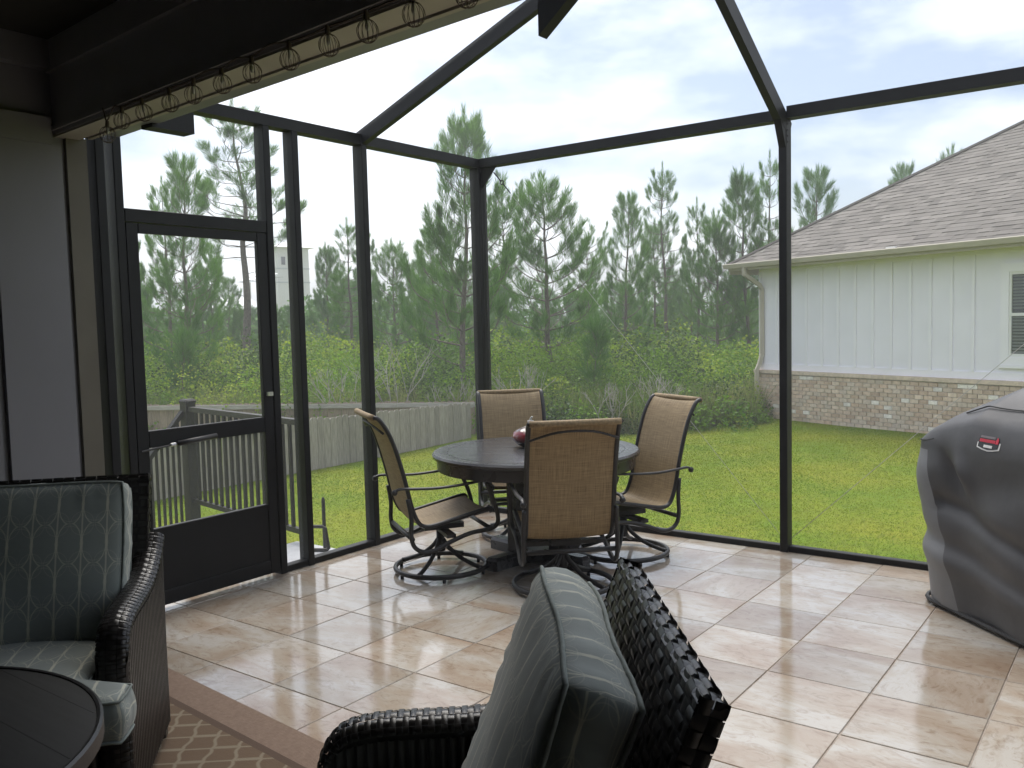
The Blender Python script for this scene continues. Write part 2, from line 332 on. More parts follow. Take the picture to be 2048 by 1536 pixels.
def lawn_mat():
    m, n, b = new_mat('lawn_turf'); lk = n.links.new
    g = n.nodes.new('ShaderNodeNewGeometry')
    n1 = n.nodes.new('ShaderNodeTexNoise'); n1.inputs['Scale'].default_value = 0.55; n1.inputs['Detail'].default_value = 6; n1.inputs['Roughness'].default_value = 0.6
    n2 = n.nodes.new('ShaderNodeTexNoise'); n2.inputs['Scale'].default_value = 14; n2.inputs['Detail'].default_value = 5
    lk(g.outputs['Position'], n1.inputs['Vector']); lk(g.outputs['Position'], n2.inputs['Vector'])
    r1 = n.nodes.new('ShaderNodeValToRGB'); e = r1.color_ramp.elements
    e[0].position = 0.35; e[0].color = (0.105, 0.18, 0.004, 1); e[1].position = 0.66; e[1].color = (0.205, 0.22, 0.012, 1); lk(n1.outputs['Fac'], r1.inputs['Fac'])
    r2 = n.nodes.new('ShaderNodeValToRGB'); r2.color_ramp.elements[0].position = 0.3; r2.color_ramp.elements[0].color = (0.72, 0.66, 0.55, 1); r2.color_ramp.elements[1].position = 0.55; r2.color_ramp.elements[1].color = (1, 1, 1, 1)
    lk(n2.outputs['Fac'], r2.inputs['Fac'])
    mx = n.nodes.new('ShaderNodeMixRGB'); mx.blend_type = 'MULTIPLY'; mx.inputs['Fac'].default_value = 1; lk(r1.outputs['Color'], mx.inputs['Color1']); lk(r2.outputs['Color'], mx.inputs['Color2'])
    lk(mx.outputs['Color'], b.inputs['Base Color']); b.inputs['Roughness'].default_value = 0.9; b.inputs['Specular IOR Level'].default_value = 0.2
    return m


M['lawn'] = lawn_mat()


def shingle_mat():
    m, n, b = new_mat('weathered_shingles'); lk = n.links.new
    t = n.nodes.new('ShaderNodeTexCoord'); oi = n.nodes.new('ShaderNodeObjectInfo')
    uv = n.nodes.new('ShaderNodeUVMap')
    mp_ = n.nodes.new('ShaderNodeMapping'); mp_.inputs['Scale'].default_value = (3.3, 0.1, 1); lk(uv.outputs['UV'], mp_.inputs['Vector'])
    mu = n.nodes.new('ShaderNodeMath'); mu.operation = 'MULTIPLY'; mu.inputs[1].default_value = 30; lk(oi.outputs['Random'], mu.inputs[0]); lk(mu.outputs[0], mp_.inputs['Location'])
    vo = n.nodes.new('ShaderNodeTexVoronoi'); vo.voronoi_dimensions = '1D'; vo.inputs['Scale'].default_value = 1.0
    sp = n.nodes.new('ShaderNodeSeparateXYZ'); lk(mp_.outputs['Vector'], sp.inputs['Vector']); lk(sp.outputs['X'], vo.inputs['W'])
    mx = n.nodes.new('ShaderNodeMixRGB'); mx.inputs['Color1'].default_value = (0.115, 0.105, 0.095, 1); mx.inputs['Color2'].default_value = (0.225, 0.208, 0.19, 1); lk(vo.outputs['Color'], mx.inputs['Fac'])
    nz_ = n.nodes.new('ShaderNodeTexNoise'); nz_.inputs['Scale'].default_value = 30; lk(t.outputs['Object'], nz_.inputs['Vector'])
    m2 = n.nodes.new('ShaderNodeMixRGB'); m2.blend_type = 'MULTIPLY'; m2.inputs['Fac'].default_value = 0.5; lk(mx.outputs['Color'], m2.inputs['Color1']); lk(nz_.outputs['Color'], m2.inputs['Color2'])
    lk(mx.outputs['Color'], b.inputs['Base Color']); b.inputs['Roughness'].default_value = 0.9
    return m


M['shingle'] = shingle_mat()


def gourd_mat():
    m, n, b = new_mat('glazed_gourd'); lk = n.links.new
    t = n.nodes.new('ShaderNodeTexCoord'); sp = n.nodes.new('ShaderNodeSeparateXYZ'); lk(t.outputs['Object'], sp.inputs['Vector'])
    nz_ = n.nodes.new('ShaderNodeTexNoise'); nz_.inputs['Scale'].default_value = 22; lk(t.outputs['Object'], nz_.inputs['Vector'])
    q = NB(n); f = q.m('ADD', q.m('MULTIPLY', sp.outputs['Z'], 6.0), q.m('MULTIPLY', q.m('SUBTRACT', nz_.outputs['Fac'], 0.5), 0.12))
    r = n.nodes.new('ShaderNodeValToRGB'); e = r.color_ramp.elements
    e[0].position = 0.2; e[0].color = (0.035, 0.012, 0.012, 1); e[1].position = 0.98; e[1].color = (0.55, 0.5, 0.45, 1)
    for p_, c_ in ((0.38, (0.16, 0.02, 0.025)), (0.6, (0.24, 0.03, 0.04)), (0.72, (0.09, 0.06, 0.05)), (0.82, (0.20, 0.17, 0.15))):
        k = e.new(p_); k.color = (*c_, 1)
    lk(f, r.inputs['Fac']); lk(r.outputs['Color'], b.inputs['Base Color']); b.inputs['Roughness'].default_value = 0.12; b.inputs['Coat Weight'].default_value = 0.6; b.inputs['Coat Roughness'].default_value = 0.05
    return m


M['gourd'] = gourd_mat()


# ---------------------------------------------------------------- mesh helpers
def link(o, parent=None):
    COL.objects.link(o)
    if parent is not None: o.parent = parent
    return o


def mesh_obj(name, me, m=None, parent=None):
    if m is not None and not me.materials: me.materials.append(m)
    return link(bpy.data.objects.new(name, me), parent)


def tag(o, label=None, cat=None, group=None, kind=None):
    if label: o['label'] = label
    if cat: o['category'] = cat
    if group: o['group'] = group
    if kind: o['kind'] = kind
    return o


def thing(name, label, cat, loc=(0, 0, 0), rz=0.0, group=None):
    o = bpy.data.objects.new(name, None); COL.objects.link(o); o.location = loc; o.rotation_euler = (0, 0, rz); o.empty_display_size = 0.2
    return tag(o, label, cat, group)


def copy_tree(o, parent=None):
    c = o.copy(); COL.objects.link(c); c.parent = parent
    for ch in list(o.children): copy_tree(ch, c)
    return c


def smooth_path(pts, n=6):
    pts = [Vector(p) for p in pts]
    if n <= 1: return pts
    out = []
    P_ = [pts[0] * 2 - pts[1]] + pts + [pts[-1] * 2 - pts[-2]]
    for i in range(1, len(P_) - 2):
        a, b, c, d = P_[i - 1], P_[i], P_[i + 1], P_[i + 2]
        for k in range(n):
            t = k / n
            out.append(0.5 * ((2 * b) + (c - a) * t + (2 * a - 5 * b + 4 * c - d) * t * t + (3 * b - a - 3 * c + d) * t ** 3))
    out.append(pts[-1])
    return out


class MB:
    def __init__(self): self.v = []; self.f = []; self.uv = {}
    def add(self, vs, fs):
        o = len(self.v); self.v += [tuple(p) for p in vs]; self.f += [tuple(i + o for i in q) for q in fs]; return self
    def box(self, x0, x1, y0, y1, z0, z1):
        return self.add([(x0, y0, z0), (x1, y0, z0), (x1, y1, z0), (x0, y1, z0), (x0, y0, z1), (x1, y0, z1), (x1, y1, z1), (x0, y1, z1)],
                        [(0, 3, 2, 1), (4, 5, 6, 7), (0, 1, 5, 4), (1, 2, 6, 5), (2, 3, 7, 6), (3, 0, 4, 7)])
    def bevel_box(self, x0, x1, y0, y1, z0, z1, b):
        # chamfered top and vertical edges
        def ring(i, z): return [(x0 + i, y0 + b, z), (x0 + b, y0 + i, z), (x1 - b, y0 + i, z), (x1 - i, y0 + b, z), (x1 - i, y1 - b, z), (x1 - b, y1 - i, z), (x0 + b, y1 - i, z), (x0 + i, y1 - b, z)]
        def ring2(z): return [(x0 + b, y0 + 1.4 * b, z), (x0 + 1.4 * b, y0 + b, z), (x1 - 1.4 * b, y0 + b, z), (x1 - b, y0 + 1.4 * b, z), (x1 - b, y1 - 1.4 * b, z), (x1 - 1.4 * b, y1 - b, z), (x0 + 1.4 * b, y1 - b, z), (x0 + b, y1 - 1.4 * b, z)]
        vs = ring(0, z0) + ring(0, z1 - b) + ring2(z1)
        fs = [tuple(range(7, -1, -1)), tuple(range(16, 24))]
        for r in (0, 8):
            for i in range(8): fs.append((r + i, r + (i + 1) % 8, r + 8 + (i + 1) % 8, r + 8 + i))
        return self.add(vs, fs)
    def tube(self, pts, r, n=8, sm=1, cap=True, flat=1.0, up=None):
        pts = smooth_path(pts, sm); m = len(pts)
        rs = r if isinstance(r, (list, tuple)) else None
        rad = (lambda i: rs[0] + (rs[-1] - rs[0]) * i / (m - 1)) if rs else (lambda i: r)
        T = [(pts[min(i + 1, m - 1)] - pts[max(i - 1, 0)]).normalized() for i in range(m)]
        u = Vector(up) if up else (Vector((0, 0, 1)) if abs(T[0].z) < 0.9 else Vector((1, 0, 0)))
        vs = []
        for i in range(m):
            u = (u - T[i] * u.dot(T[i]))
            if u.length < 1e-6: u = T[i].orthogonal()
            u.normalize(); w = T[i].cross(u)
            for k in range(n):
                a = 2 * PI * k / n
                vs.append(pts[i] + (u * math.sin(a) * flat + w * math.cos(a)) * rad(i))
        fs = []
        for i in range(m - 1):
            for k in range(n): fs.append((i * n + k, i * n + (k + 1) % n, (i + 1) * n + (k + 1) % n, (i + 1) * n + k))
        if cap: fs += [tuple(range(n - 1, -1, -1)), tuple((m - 1) * n + k for k in range(n))]
        return self.add(vs, fs)
    def lathe(self, prof, n=32, c=(0, 0, 0)):
        vs = []
        for r, z in prof:
            for k in range(n): vs.append((c[0] + r * math.cos(2 * PI * k / n), c[1] + r * math.sin(2 * PI * k / n), c[2] + z))
        fs = []
        for i in range(len(prof) - 1):
            for k in range(n): fs.append((i * n + k, i * n + (k + 1) % n, (i + 1) * n + (k + 1) % n, (i + 1) * n + k))
        if prof[0][0] > 1e-5: fs.append(tuple(range(n - 1, -1, -1)))
        if prof[-1][0] > 1e-5: fs.append(tuple((len(prof) - 1) * n + k for k in range(n)))
        return self.add(vs, fs)
    def torus(self, R, r, z, n=40, k=8, c=(0, 0), flat=1.0):
        vs = []; fs = []
        for i in range(n):
            a = 2 * PI * i / n
            for j in range(k):
                b = 2 * PI * j / k; q = R + r * math.cos(b)
                vs.append((c[0] + q * math.cos(a), c[1] + q * math.sin(a), z + r * flat * math.sin(b)))
        for i in range(n):
            for j in range(k): fs.append((i * k + j, ((i + 1) % n) * k + j, ((i + 1) % n) * k + (j + 1) % k, i * k + (j + 1) % k))
        return self.add(vs, fs)
    def beam(self, a, b, wv, hv):
        """Box from a to b; wv, hv half-extent vectors."""
        a, b, wv, hv = Vector(a), Vector(b), Vector(wv), Vector(hv)
        vs = [p + s * wv + t * hv for p in (a, b) for s, t in ((-1, -1), (1, -1), (1, 1), (-1, 1))]
        return self.add(vs, [(3, 2, 1, 0), (4, 5, 6, 7), (0, 1, 5, 4), (1, 2, 6, 5), (2, 3, 7, 6), (3, 0, 4, 7)])
    def mesh(self, name, sm=False):
        me = bpy.data.meshes.new(name); me.from_pydata(self.v, [], self.f)
        if sm: me.polygons.foreach_set('use_smooth', [True] * len(me.polygons))
        me.update(); return me
    def build(self, name, m, parent=None, sm=False, fix=True):
        me = self.mesh(name, sm)
        if fix: recalc(me)
        return mesh_obj(name, me, m, parent)


import bmesh
def recalc(me):
    b = bmesh.new(); b.from_mesh(me); bmesh.ops.recalc_face_normals(b, faces=b.faces); b.to_mesh(me); b.free()


def sharp(o, deg=35):
    """Smooth shading with sharp creases."""
    me = o.data; me.polygons.foreach_set('use_smooth', [True] * len(me.polygons))
    try: me.set_sharp_from_angle(angle=math.radians(deg))
    except Exception: pass
    return o


def np_mesh(name, V, F):
    """V (n,3), F (m,k) arrays."""
    me = bpy.data.meshes.new(name); V = np.asarray(V, np.float32); F = np.asarray(F, np.int32); m, k = F.shape
    me.vertices.add(len(V)); me.vertices.foreach_set('co', V.ravel())
    me.loops.add(m * k); me.loops.foreach_set('vertex_index', F.ravel())
    me.polygons.add(m); me.polygons.foreach_set('loop_start', np.arange(m, dtype=np.int32) * k)
    try: me.polygons.foreach_set('loop_total', np.full(m, k, np.int32))
    except Exception: pass
    me.update(calc_edges=True); return me


def struct(o): o['kind'] = 'structure'; return o

# ================================================================ ground, patio floor, porch
XL, YB = -4.816, 6.09            # planes of the two screened walls
LAWN_Z = -0.55


def ground_z(x, y):
    d = x * FW.x + y * FW.y; r = x * RT.x + y * RT.y
    z = LAWN_Z + 0.0 * d
    if d > 19: z -= 0.02 * min(d - 19, 30)
    return z + 0.03 * math.sin(x * 0.7) * math.sin(y * 0.6 + 1)


def build_ground():
    us = np.concatenate([np.linspace(-300, -40, 8), np.linspace(-36, 36, 73), np.linspace(40, 300, 8)])
    vs_ = np.concatenate([np.linspace(-60, -4, 6), np.linspace(0, 60, 61), np.linspace(70, 600, 10)])
    V = []; 
    for b_ in vs_:
        for a in us:
            x = RT.x * a + FW.x * b_; y = RT.y * a + FW.y * b_
            V.append((x, y, ground_z(x, y)))
    nu = len(us); F = [(j * nu + i, j * nu + i + 1, (j + 1) * nu + i + 1, (j + 1) * nu + i) for j in range(len(vs_) - 1) for i in range(nu - 1)]
    me = np_mesh('lawn', V, F); me.polygons.foreach_set('use_smooth', [True] * len(me.polygons))
    return struct(mesh_obj('lawn', me, M['lawn']))


build_ground()

PX, PY = 0.4625, 0.4625
GX0, GY0 = -1.005, 3.48          # a grout crossing
patio = struct(MB().box(-4.90, 3.0, -3.0, 6.16, -0.62, -0.004).build('patio_floor', M['grout']))
_tile_cache = {}


def tile(x0, x1, y0, y1):
    g = 0.0028
    sx, sy = round(x1 - x0 - 2 * g, 4), round(y1 - y0 - 2 * g, 4)
    if sx < 0.03 or sy < 0.03: return
    k = (sx, sy)
    if k not in _tile_cache:
        me = MB().bevel_box(-sx / 2, sx / 2, -sy / 2, sy / 2, -0.010, 0.0, 0.0025).mesh('tile'); recalc(me); me.materials.append(M['tile']); _tile_cache[k] = me
    o = link(bpy.data.objects.new('tile', _tile_cache[k]), patio)
    o.location = ((x0 + x1) / 2, (y0 + y1) / 2, random.uniform(-0.0006, 0.0006)); o.rotation_euler = (random.uniform(-.0012, .0012), random.uniform(-.0012, .0012), random.choice((0, PI)) if abs(sx - sy) > 0.01 else random.choice((0, 0, PI, PI, PI / 2, -PI / 2)))


xs = [-4.86] + [GX0 - k * PX for k in range(8, -1, -1)] + [GX0 + PX, GX0 + 2 * PX, GX0 + 3 * PX, GX0 + 4 * PX]
ys = [GY0 + k * PY for k in range(-5, 6)] + [6.13]
for i in range(len(xs) - 1):
    for j in range(len(ys) - 1):
        tile(xs[i], xs[i + 1], ys[j], ys[j + 1])

# porch: left wall, unseen back and end walls added to keep daylight out, ceiling, header with soffit
hy = lambda x: 2.43 - 0.083 * (x + 4.8)          # inner lower edge of the header
HZ = 2.72
wall = struct(MB().box(-4.95, XL, -3.0, 2.60, -0.6, 3.2).build('porch_wall_left', M['porch_wall']))
MB().box(XL, XL + 0.035, 2.10, 2.455, 0, 2.66).build('corner_board', M['porch_wall'], wall)
MB().box(XL, XL + 0.028, 2.485, 2.598, 0, HZ - 0.002).build('corner_strip', M['tan_trim'], wall)
MB().box(XL, XL + 0.016, 1.0, 2.072, 0, 2.66).build('wall_panel', M['porch_wall'], wall)
MB().box(XL, XL + 0.05, -3.0, 2.40, 2.66, 2.80).build('frieze_board', M['porch_wall'], wall)
MB().box(XL, XL + 0.07, -3.0, 2.40, 3.05, 3.198).build('crown_board', M['porch_wall'], wall)
struct(MB().box(-4.95, 3.1, -3.1, -3.0, -0.6, 3.2).build('unseen_back_wall', M['porch_wall']))
struct(MB().box(3.0, 3.1, -3.0, 2.0, -0.6, 3.2).build('added_end_wall', M['porch_wall']))


def slant(x0, x1, a, b, z0, z1):
    """Prism running along X that follows the slightly skewed porch front."""
    vs = []
    for x in (x0, x1): vs += [(x, hy(x) + a, z0), (x, hy(x) + b, z0), (x, hy(x) + b, z1), (x, hy(x) + a, z1)]
    return MB().add(vs, [(0, 1, 2, 3), (7, 6, 5, 4), (0, 4, 5, 1), (1, 5, 6, 2), (2, 6, 7, 3), (3, 7, 4, 0)])


struct(slant(-4.95, 3.1, -5.75, -0.001, 3.2, 3.45).build('porch_ceiling', M['ceiling']))
header = struct(slant(-4.95, 3.1, 0.0, 0.135, HZ, 3.45).build('header_beam', M['header']))
slant(XL + 0.001, 3.0, 0.004, 0.131, HZ - 0.012, HZ - 0.001).build('soffit_strip', M['soffit'], header)
slant(XL + 0.001, 3.0, -0.025, -0.001, 3.04, 3.198).build('crown_board', M['header'], header)
slant(XL + 0.001, 3.0, -0.012, -0.001, HZ + 0.02, HZ + 0.045).build('bead_moulding', M['header'], header)
slant(-4.7, 3.0, 0.137, 0.16, HZ - 0.02, HZ + 0.15).build('fascia_board', M['soffit'], header)
gut = slant(-4.62, 3.0, 0.162, 0.275, HZ + 0.0, HZ + 0.13).build('gutter', M['gutter_dark'], header)
struct(slant(-4.95, 3.1, 0.137, 0.25, HZ + 0.152, 3.45).build('roof_edge', M['gutter_dark']))

# ================================================================ screen enclosure
enc = thing('screen_enclosure', 'dark bronze aluminium screen enclosure with door around the tiled patio', 'screen enclosure', (0, 0, 0))
XA, XB_ = -4.866, -4.766
B = M['bronze']


def post_l(y0, y1, z1=2.985, z0=0.0, name='post'):
    return MB().bevel_box(XA, XB_, y0, y1, z0, z1, 0.004).build(name, B, enc)


post_l(2.632, 2.685)
post_l(2.735, 2.787, 2.97, name='door_jamb'); post_l(3.776, 3.830, name='door_jamb')
post_l(4.015, 4.068); post_l(4.660, 4.714)
MB().bevel_box(-4.866, -4.766, 6.03, 6.14, 0, 2.985, 0.004).build('corner_post', B, enc)
for g_ in (6.065, 6.105): MB().box(-4.765, -4.762, g_ - 0.004, g_ + 0.004, 0.02, 2.98).build('post_groove', M['hem'], enc)
# sills and eave beams
MB().bevel_box(XA + 0.02, XB_ - 0.01, 3.832, 6.028, 0, 0.042, 0.004).build('sill_rail', B, enc)
MB().bevel_box(XA + 0.02, XB_ - 0.01, 2.687, 2.733, 0, 0.042, 0.004).build('sill_rail', B, enc)
MB().bevel_box(-4.764, -2.157, 6.06, 6.12, 0, 0.042, 0.004).build('sill_rail', B, enc)
MB().bevel_box(-2.100, 0.748, 6.06, 6.12, 0, 0.042, 0.004).build('sill_rail', B, enc)
MB().box(XA, XB_, 2.60, 6.14, 2.986, 3.06).build('eave_beam', B, enc)
MB().box(-4.764, -2.157, 6.04, 6.14, 2.988, 3.062).build('eave_beam', B, enc)
MB().box(-2.100, 1.2, 6.04, 6.14, 2.996, 3.076).build('eave_beam', B, enc)
MB().bevel_box(-2.156, -2.101, 6.04, 6.14, 0, 3.0, 0.004).build('post', B, enc)
MB().bevel_box(0.75, 0.805, 6.04, 6.14, 0, 2.99, 0.004).build('post', B, enc)
# rising roof beams
MB().beam((-4.80, 4.687, 3.03), (-2.75, 4.687, 3.815), (0, 0.026, 0), Vector((-0.36, 0, 0.933)) * 0.05).build('roof_beam', B, enc)
MB().beam((-2.128, 6.13, 2.93), (-2.128, 3.6, 4.34), (0.026, 0, 0), Vector((0, 0.486, 0.874)) * 0.055).build('roof_beam', B, enc)
MB().beam((-4.23, 2.62, 2.755), (-4.23, 2.865, 2.755), (0.05, 0, 0), (0, 0, 0.055)).build('beam_stub', B, enc)
MB().beam((-1.945, 2.88, 2.86), (-1.30, 2.88, 3.36), (0, 0.028, 0), Vector((-0.0, 0, 1)) * 0.115).build('beam_stub', B, enc)
# gussets
def tri_plate(a, b, c, t, name='gusset_plate'):
    a, b, c, t = Vector(a), Vector(b), Vector(c), Vector(t)
    return MB().add([a - t, b - t, c - t, a + t, b + t, c + t], [(2, 1, 0), (3, 4, 5), (0, 1, 4, 3), (1, 2, 5, 4), (2, 0, 3, 5)]).build(name, B, enc)
tri_plate((-4.764, 6.07, 2.986), (-4.764, 6.07, 2.80), (-4.60, 6.07, 2.986), (0, 0.004, 0))
tri_plate((-2.128, 6.038, 2.80), (-2.128, 6.038, 2.99), (-2.128, 5.93, 2.99), (0.024, 0, 0))
for zz in (2.84, 2.88, 2.92, 2.96):
    MB().lathe([(0.0, 0), (0.006, 0.001), (0.006, 0.004), (0, 0.006)], 8).build('screw', M['bronze_rail'], enc).matrix_world = Matrix.Translation((-2.1, 6.06, zz)) @ Matrix.Rotation(PI / 2, 4, 'Y')
# door frame header and leaf
MB().bevel_box(XA + 0.02, XB_ - 0.002, 2.789, 3.774, 2.288, 2.362, 0.003).build('door_header', B, enc)
door = link(bpy.data.objects.new('screen_door', None), enc)
DX0, DX1 = -4.806, -4.772
MB().bevel_box(DX0, DX1, 2.792, 2.866, 0.025, 2.284, 0.003).build('door_stile', B, door)
MB().bevel_box(DX0, DX1, 3.697, 3.771, 0.025, 2.284, 0.003).build('door_stile', B, door)
MB().bevel_box(DX0, DX1, 2.868, 3.695, 2.226, 2.283, 0.003).build('door_rail', B, door)
MB().bevel_box(DX0, DX1, 2.868, 3.695, 0.977, 1.076, 0.003).build('door_rail', B, door)
MB().bevel_box(DX0, DX1, 2.868, 3.695, 0.455, 0.494, 0.003).build('door_rail', B, door)
MB().box(DX0 + 0.008, DX1 - 0.008, 2.868, 3.695, 0.112, 0.453).build('kick_panel', B, door)
MB().bevel_box(DX0, DX1, 2.868, 3.695, 0.025, 0.11, 0.003).build('door_rail', B, door)
MB().tube([(-4.74, 3.03, 0.985), (-4.74, 3.30, 1.0)], 0.017, 12, cap=True).build('closer_tube', M['metal_dark'], door, sm=True)
MB().tube([(-4.745, 2.80, 0.965), (-4.742, 3.03, 0.984)], 0.006, 8).build('closer_rod', M['metal_dark'], door)
MB().tube([(-4.742, 2.985, 0.982), (-4.742, 3.015, 0.984)], 0.011, 8).build('closer_ring', M['steel'], door)
MB().box(-4.771, -4.735, 3.715, 3.745, 1.215, 1.24).build('latch_handle', M['steel'], door)
for y0, y1, z0, z1 in ((2.866, 3.697, 1.076, 2.226), (2.866, 3.697, 0.494, 0.977)):
    MB().add([(-4.789, y0, z0), (-4.789, y1, z0), (-4.789, y1, z1), (-4.789, y0, z1)], [(0, 1, 2, 3)]).build('door_screen', M['screen'], door, fix=False)
def scr(pts):
    MB().add(pts, [tuple(range(len(pts)))]).build('screen_panel', M['screen'], enc, fix=False)
for y0, y1, z0, z1 in ((2.685, 2.735, 0.042, 2.986), (2.787, 3.776, 2.362, 2.986), (3.83, 4.015, 0.042, 2.986), (4.068, 4.66, 0.042, 2.986), (4.714, 6.03, 0.042, 2.986)):
    scr([(-4.82, y0, z0), (-4.82, y1, z0), (-4.82, y1, z1), (-4.82, y0, z1)])
for x0, x1 in ((-4.766, -2.156), (-2.101, 0.75)):
    scr([(x0, 6.095, 0.042), (x1, 6.095, 0.042), (x1, 6.095, 2.99), (x0, 6.095, 2.99)])
zl = lambda x: 3.06 + 0.383 * (x + 4.8)
scr([(-4.8, 2.72, zl(-4.8)), (-4.8, 6.09, zl(-4.8)), (-2.9, 4.74, zl(-2.9)), (-2.9, 2.72, zl(-2.9))])
scr([(-4.8, 6.09, 3.062), (1.0, 6.09, 3.062), (1.0, 4.74, 3.79), (-2.9, 4.74, 3.788)])
# bracing cables with turnbuckle
def cable(a, b, r=0.002): MB().tube([a, b], r, 5).build('brace_cable', M['cable'], enc)
cable((-4.60, 6.075, 2.90), (-2.17, 6.075, 0.12)); cable((-2.08, 6.075, 0.10), (0.72, 6.075, 3.05 * 0.92))
MB().tube([(-4.63, 6.072, 2.935), (-4.555, 6.072, 2.85)], 0.006, 6).build('turnbuckle', M['metal_dark'], enc)
MB().torus(0.018, 0.005, 0, 16, 6).build('turnbuckle_eye', M['metal_dark'], enc).matrix_world = Matrix.Translation((-4.55, 6.072, 2.845)) @ Matrix.Rotation(PI / 2, 4, 'X')
MB().tube([(-4.54, 6.072, 2.835), (-4.46, 6.072, 2.743)], 0.005, 6).build('turnbuckle', M['metal_dark'], enc)

# ================================================================ string of wire-globe lights along the header
sl = thing('string_light', 'string of small wire globe lights hanging along the porch header', 'string lights')
gx = [-4.145, -3.99, -3.773, -3.533, -3.337, -3.109, -2.892, -2.644, -2.408, -2.197, -1.968, -1.73]
def globe_mesh():
    mb = MB(); R = 0.037
    for k in range(6):
        a = k * PI / 6
        ring = [(R * math.cos(a) * math.sin(t), R * math.sin(a) * math.sin(t), -R * math.cos(t) * 1.06) for t in [2 * PI * i / 20 for i in range(21)]]
        mb.tube(ring, 0.0012, 4, cap=False)
    mb.torus(0.025, 0.0014, -0.029, 20, 4)
    mb.lathe([(0.009, 0.034), (0.010, 0.045), (0.008, 0.066), (0.004, 0.07)], 10)
    return mb.mesh('wire_globe')
gm = globe_mesh(); gm.materials.append(M['wire'])
bm_ = MB().lathe([(0.0, 0.0), (0.006, 0.004), (0.008, 0.015), (0.005, 0.032), (0.003, 0.038)], 8).mesh('bulb', True); bm_.materials.append(M['bulb'])
cord = []
for i, x in enumerate(gx):
    y = hy(x) - 0.018; zt = HZ - 0.015 - (0.04 if i == 0 else 0)
    g_ = link(bpy.data.objects.new('wire_globe', gm), sl); g_.location = (x, y, zt - 0.05); g_.rotation_euler = (random.uniform(-.1, .1), random.uniform(-.1, .1), random.uniform(0, 3))
    bb = link(bpy.data.objects.new('bulb', bm_), g_)
    cord.append((x, y, zt + 0.015))
    if i < len(gx) - 1:
        xm = (x + gx[i + 1]) / 2; cord.append((xm, hy(xm) - 0.016, HZ + random.uniform(-0.012, 0.018)))
cord = [(-4.19, hy(-4.19) - 0.012, HZ + 0.03)] + cord
MB().tube(cord, 0.004, 5, sm=4).build('cord', M['wire'], sl)

# ================================================================ landing, stair railing and stake outside the door
struct(MB().bevel_box(-5.50, -4.872, 2.70, 4.52, -0.63, -0.025, 0.01).build('landing', M['concrete']))
rl = thing('stair_railing', 'dark brown metal railing with posts and balusters beyond the screen door', 'railing')
R_ = M['bronze_rail']
def rpost(x, y, z0, z1):
    p = MB().box(x - 0.05, x + 0.05, y - 0.05, y + 0.05, z0, z1).build('post', R_, rl)
    MB().bevel_box(x - 0.062, x + 0.062, y - 0.062, y + 0.062, z1, z1 + 0.035, 0.016).build('post_cap', R_, p)
PXr, PYr = -7.32, 4.80
rpost(PXr, PYr, -0.6, 0.985); rpost(-7.42, 4.35, -0.62, 0.45)
ra, rb = Vector((-7.27, 4.795, 0.93)), Vector((-5.30, 4.47, 0.93))
MB().beam(ra, rb, (0.004, 0.03, 0), (0, 0, 0.022)).build('handrail', R_, rl)
MB().beam(ra - Vector((0, 0, 0.86)), rb - Vector((0, 0, 0.86)), (0.004, 0.02, 0), (0, 0, 0.02)).build('bottom_rail', R_, rl)
for k in range(1, 18):
    p = ra.lerp(rb, k / 18)
    MB().box(p.x - 0.012, p.x + 0.012, p.y - 0.012, p.y + 0.012, 0.085, 0.905).build('baluster', R_, rl)
sa, sb = Vector((-7.335, 4.75, 0.90)), Vector((-7.415, 4.40, 0.46))
MB().beam(sa, sb, (0.025, 0, 0), Vector((0, -0.6, 0.8)) * 0.02).build('handrail', R_, rl)
for k in range(1, 7):
    p = sa.lerp(sb, k / 7)
    MB().box(p.x - 0.010, p.x + 0.010, p.y - 0.010, p.y + 0.010, -0.60, p.z - 0.012).build('baluster', R_, rl)
MB().tube([(-5.16, 4.35, 0.165), (-5.06, 4.40, 0.165), (-5.04, 4.41, 0.155), (-5.02, 4.42, 0.0), (-5.03, 4.415, -0.012), (-5.13, 4.36, -0.012)], 0.014, 8).build('end_loop', R_, rl)
st = MB().lathe([(0.014, -0.03), (0.014, 0.345), (0.009, 0.365), (0.0, 0.37)], 10, (-5.13, 4.48, 0)).build('short_stake', M['black_iron'], None, sm=True)
tag(st, 'short thin black stake on the landing edge outside the screens', 'stake')

# ================================================================ dining set
TC = Vector((-3.53, 5.03)); TZ = 0.77; TR = 0.725
tb = thing('dining_table', 'round dark pedestal dining table between four swivel chairs', 'table', (TC.x, TC.y, 0), 0.5)
top = MB().lathe([(0.0, TZ - 0.012), (TR - 0.105, TZ - 0.012), (TR - 0.105, TZ - 0.003), (0.0, TZ - 0.003)], 64).build('tabletop', M['table_dark'], tb)
for k in range(7):
    y0 = -0.62 + k * 0.1775; y1 = y0 + 0.172
    n = 12; lo = []; hi = []
    R0 = TR - 0.108
    y0c, y1c = max(y0, -R0), min(y1, R0)
    left = []; right = []
    for i in range(n + 1):
        y = y0c + (y1c - y0c) * i / n; x = math.sqrt(max(0, R0 * R0 - y * y)); left.append((-x, y)); right.append((x, y))
    poly = right + left[::-1]; m_ = len(poly)
    MB().add([(x, y, TZ - 0.0029) for x, y in poly] + [(x, y, TZ) for x, y in poly], [tuple(range(m_, 2 * m_))] + [(i, (i + 1) % m_, m_ + (i + 1) % m_, m_ + i) for i in range(m_)]).build('plank', M['table_dark'], top)
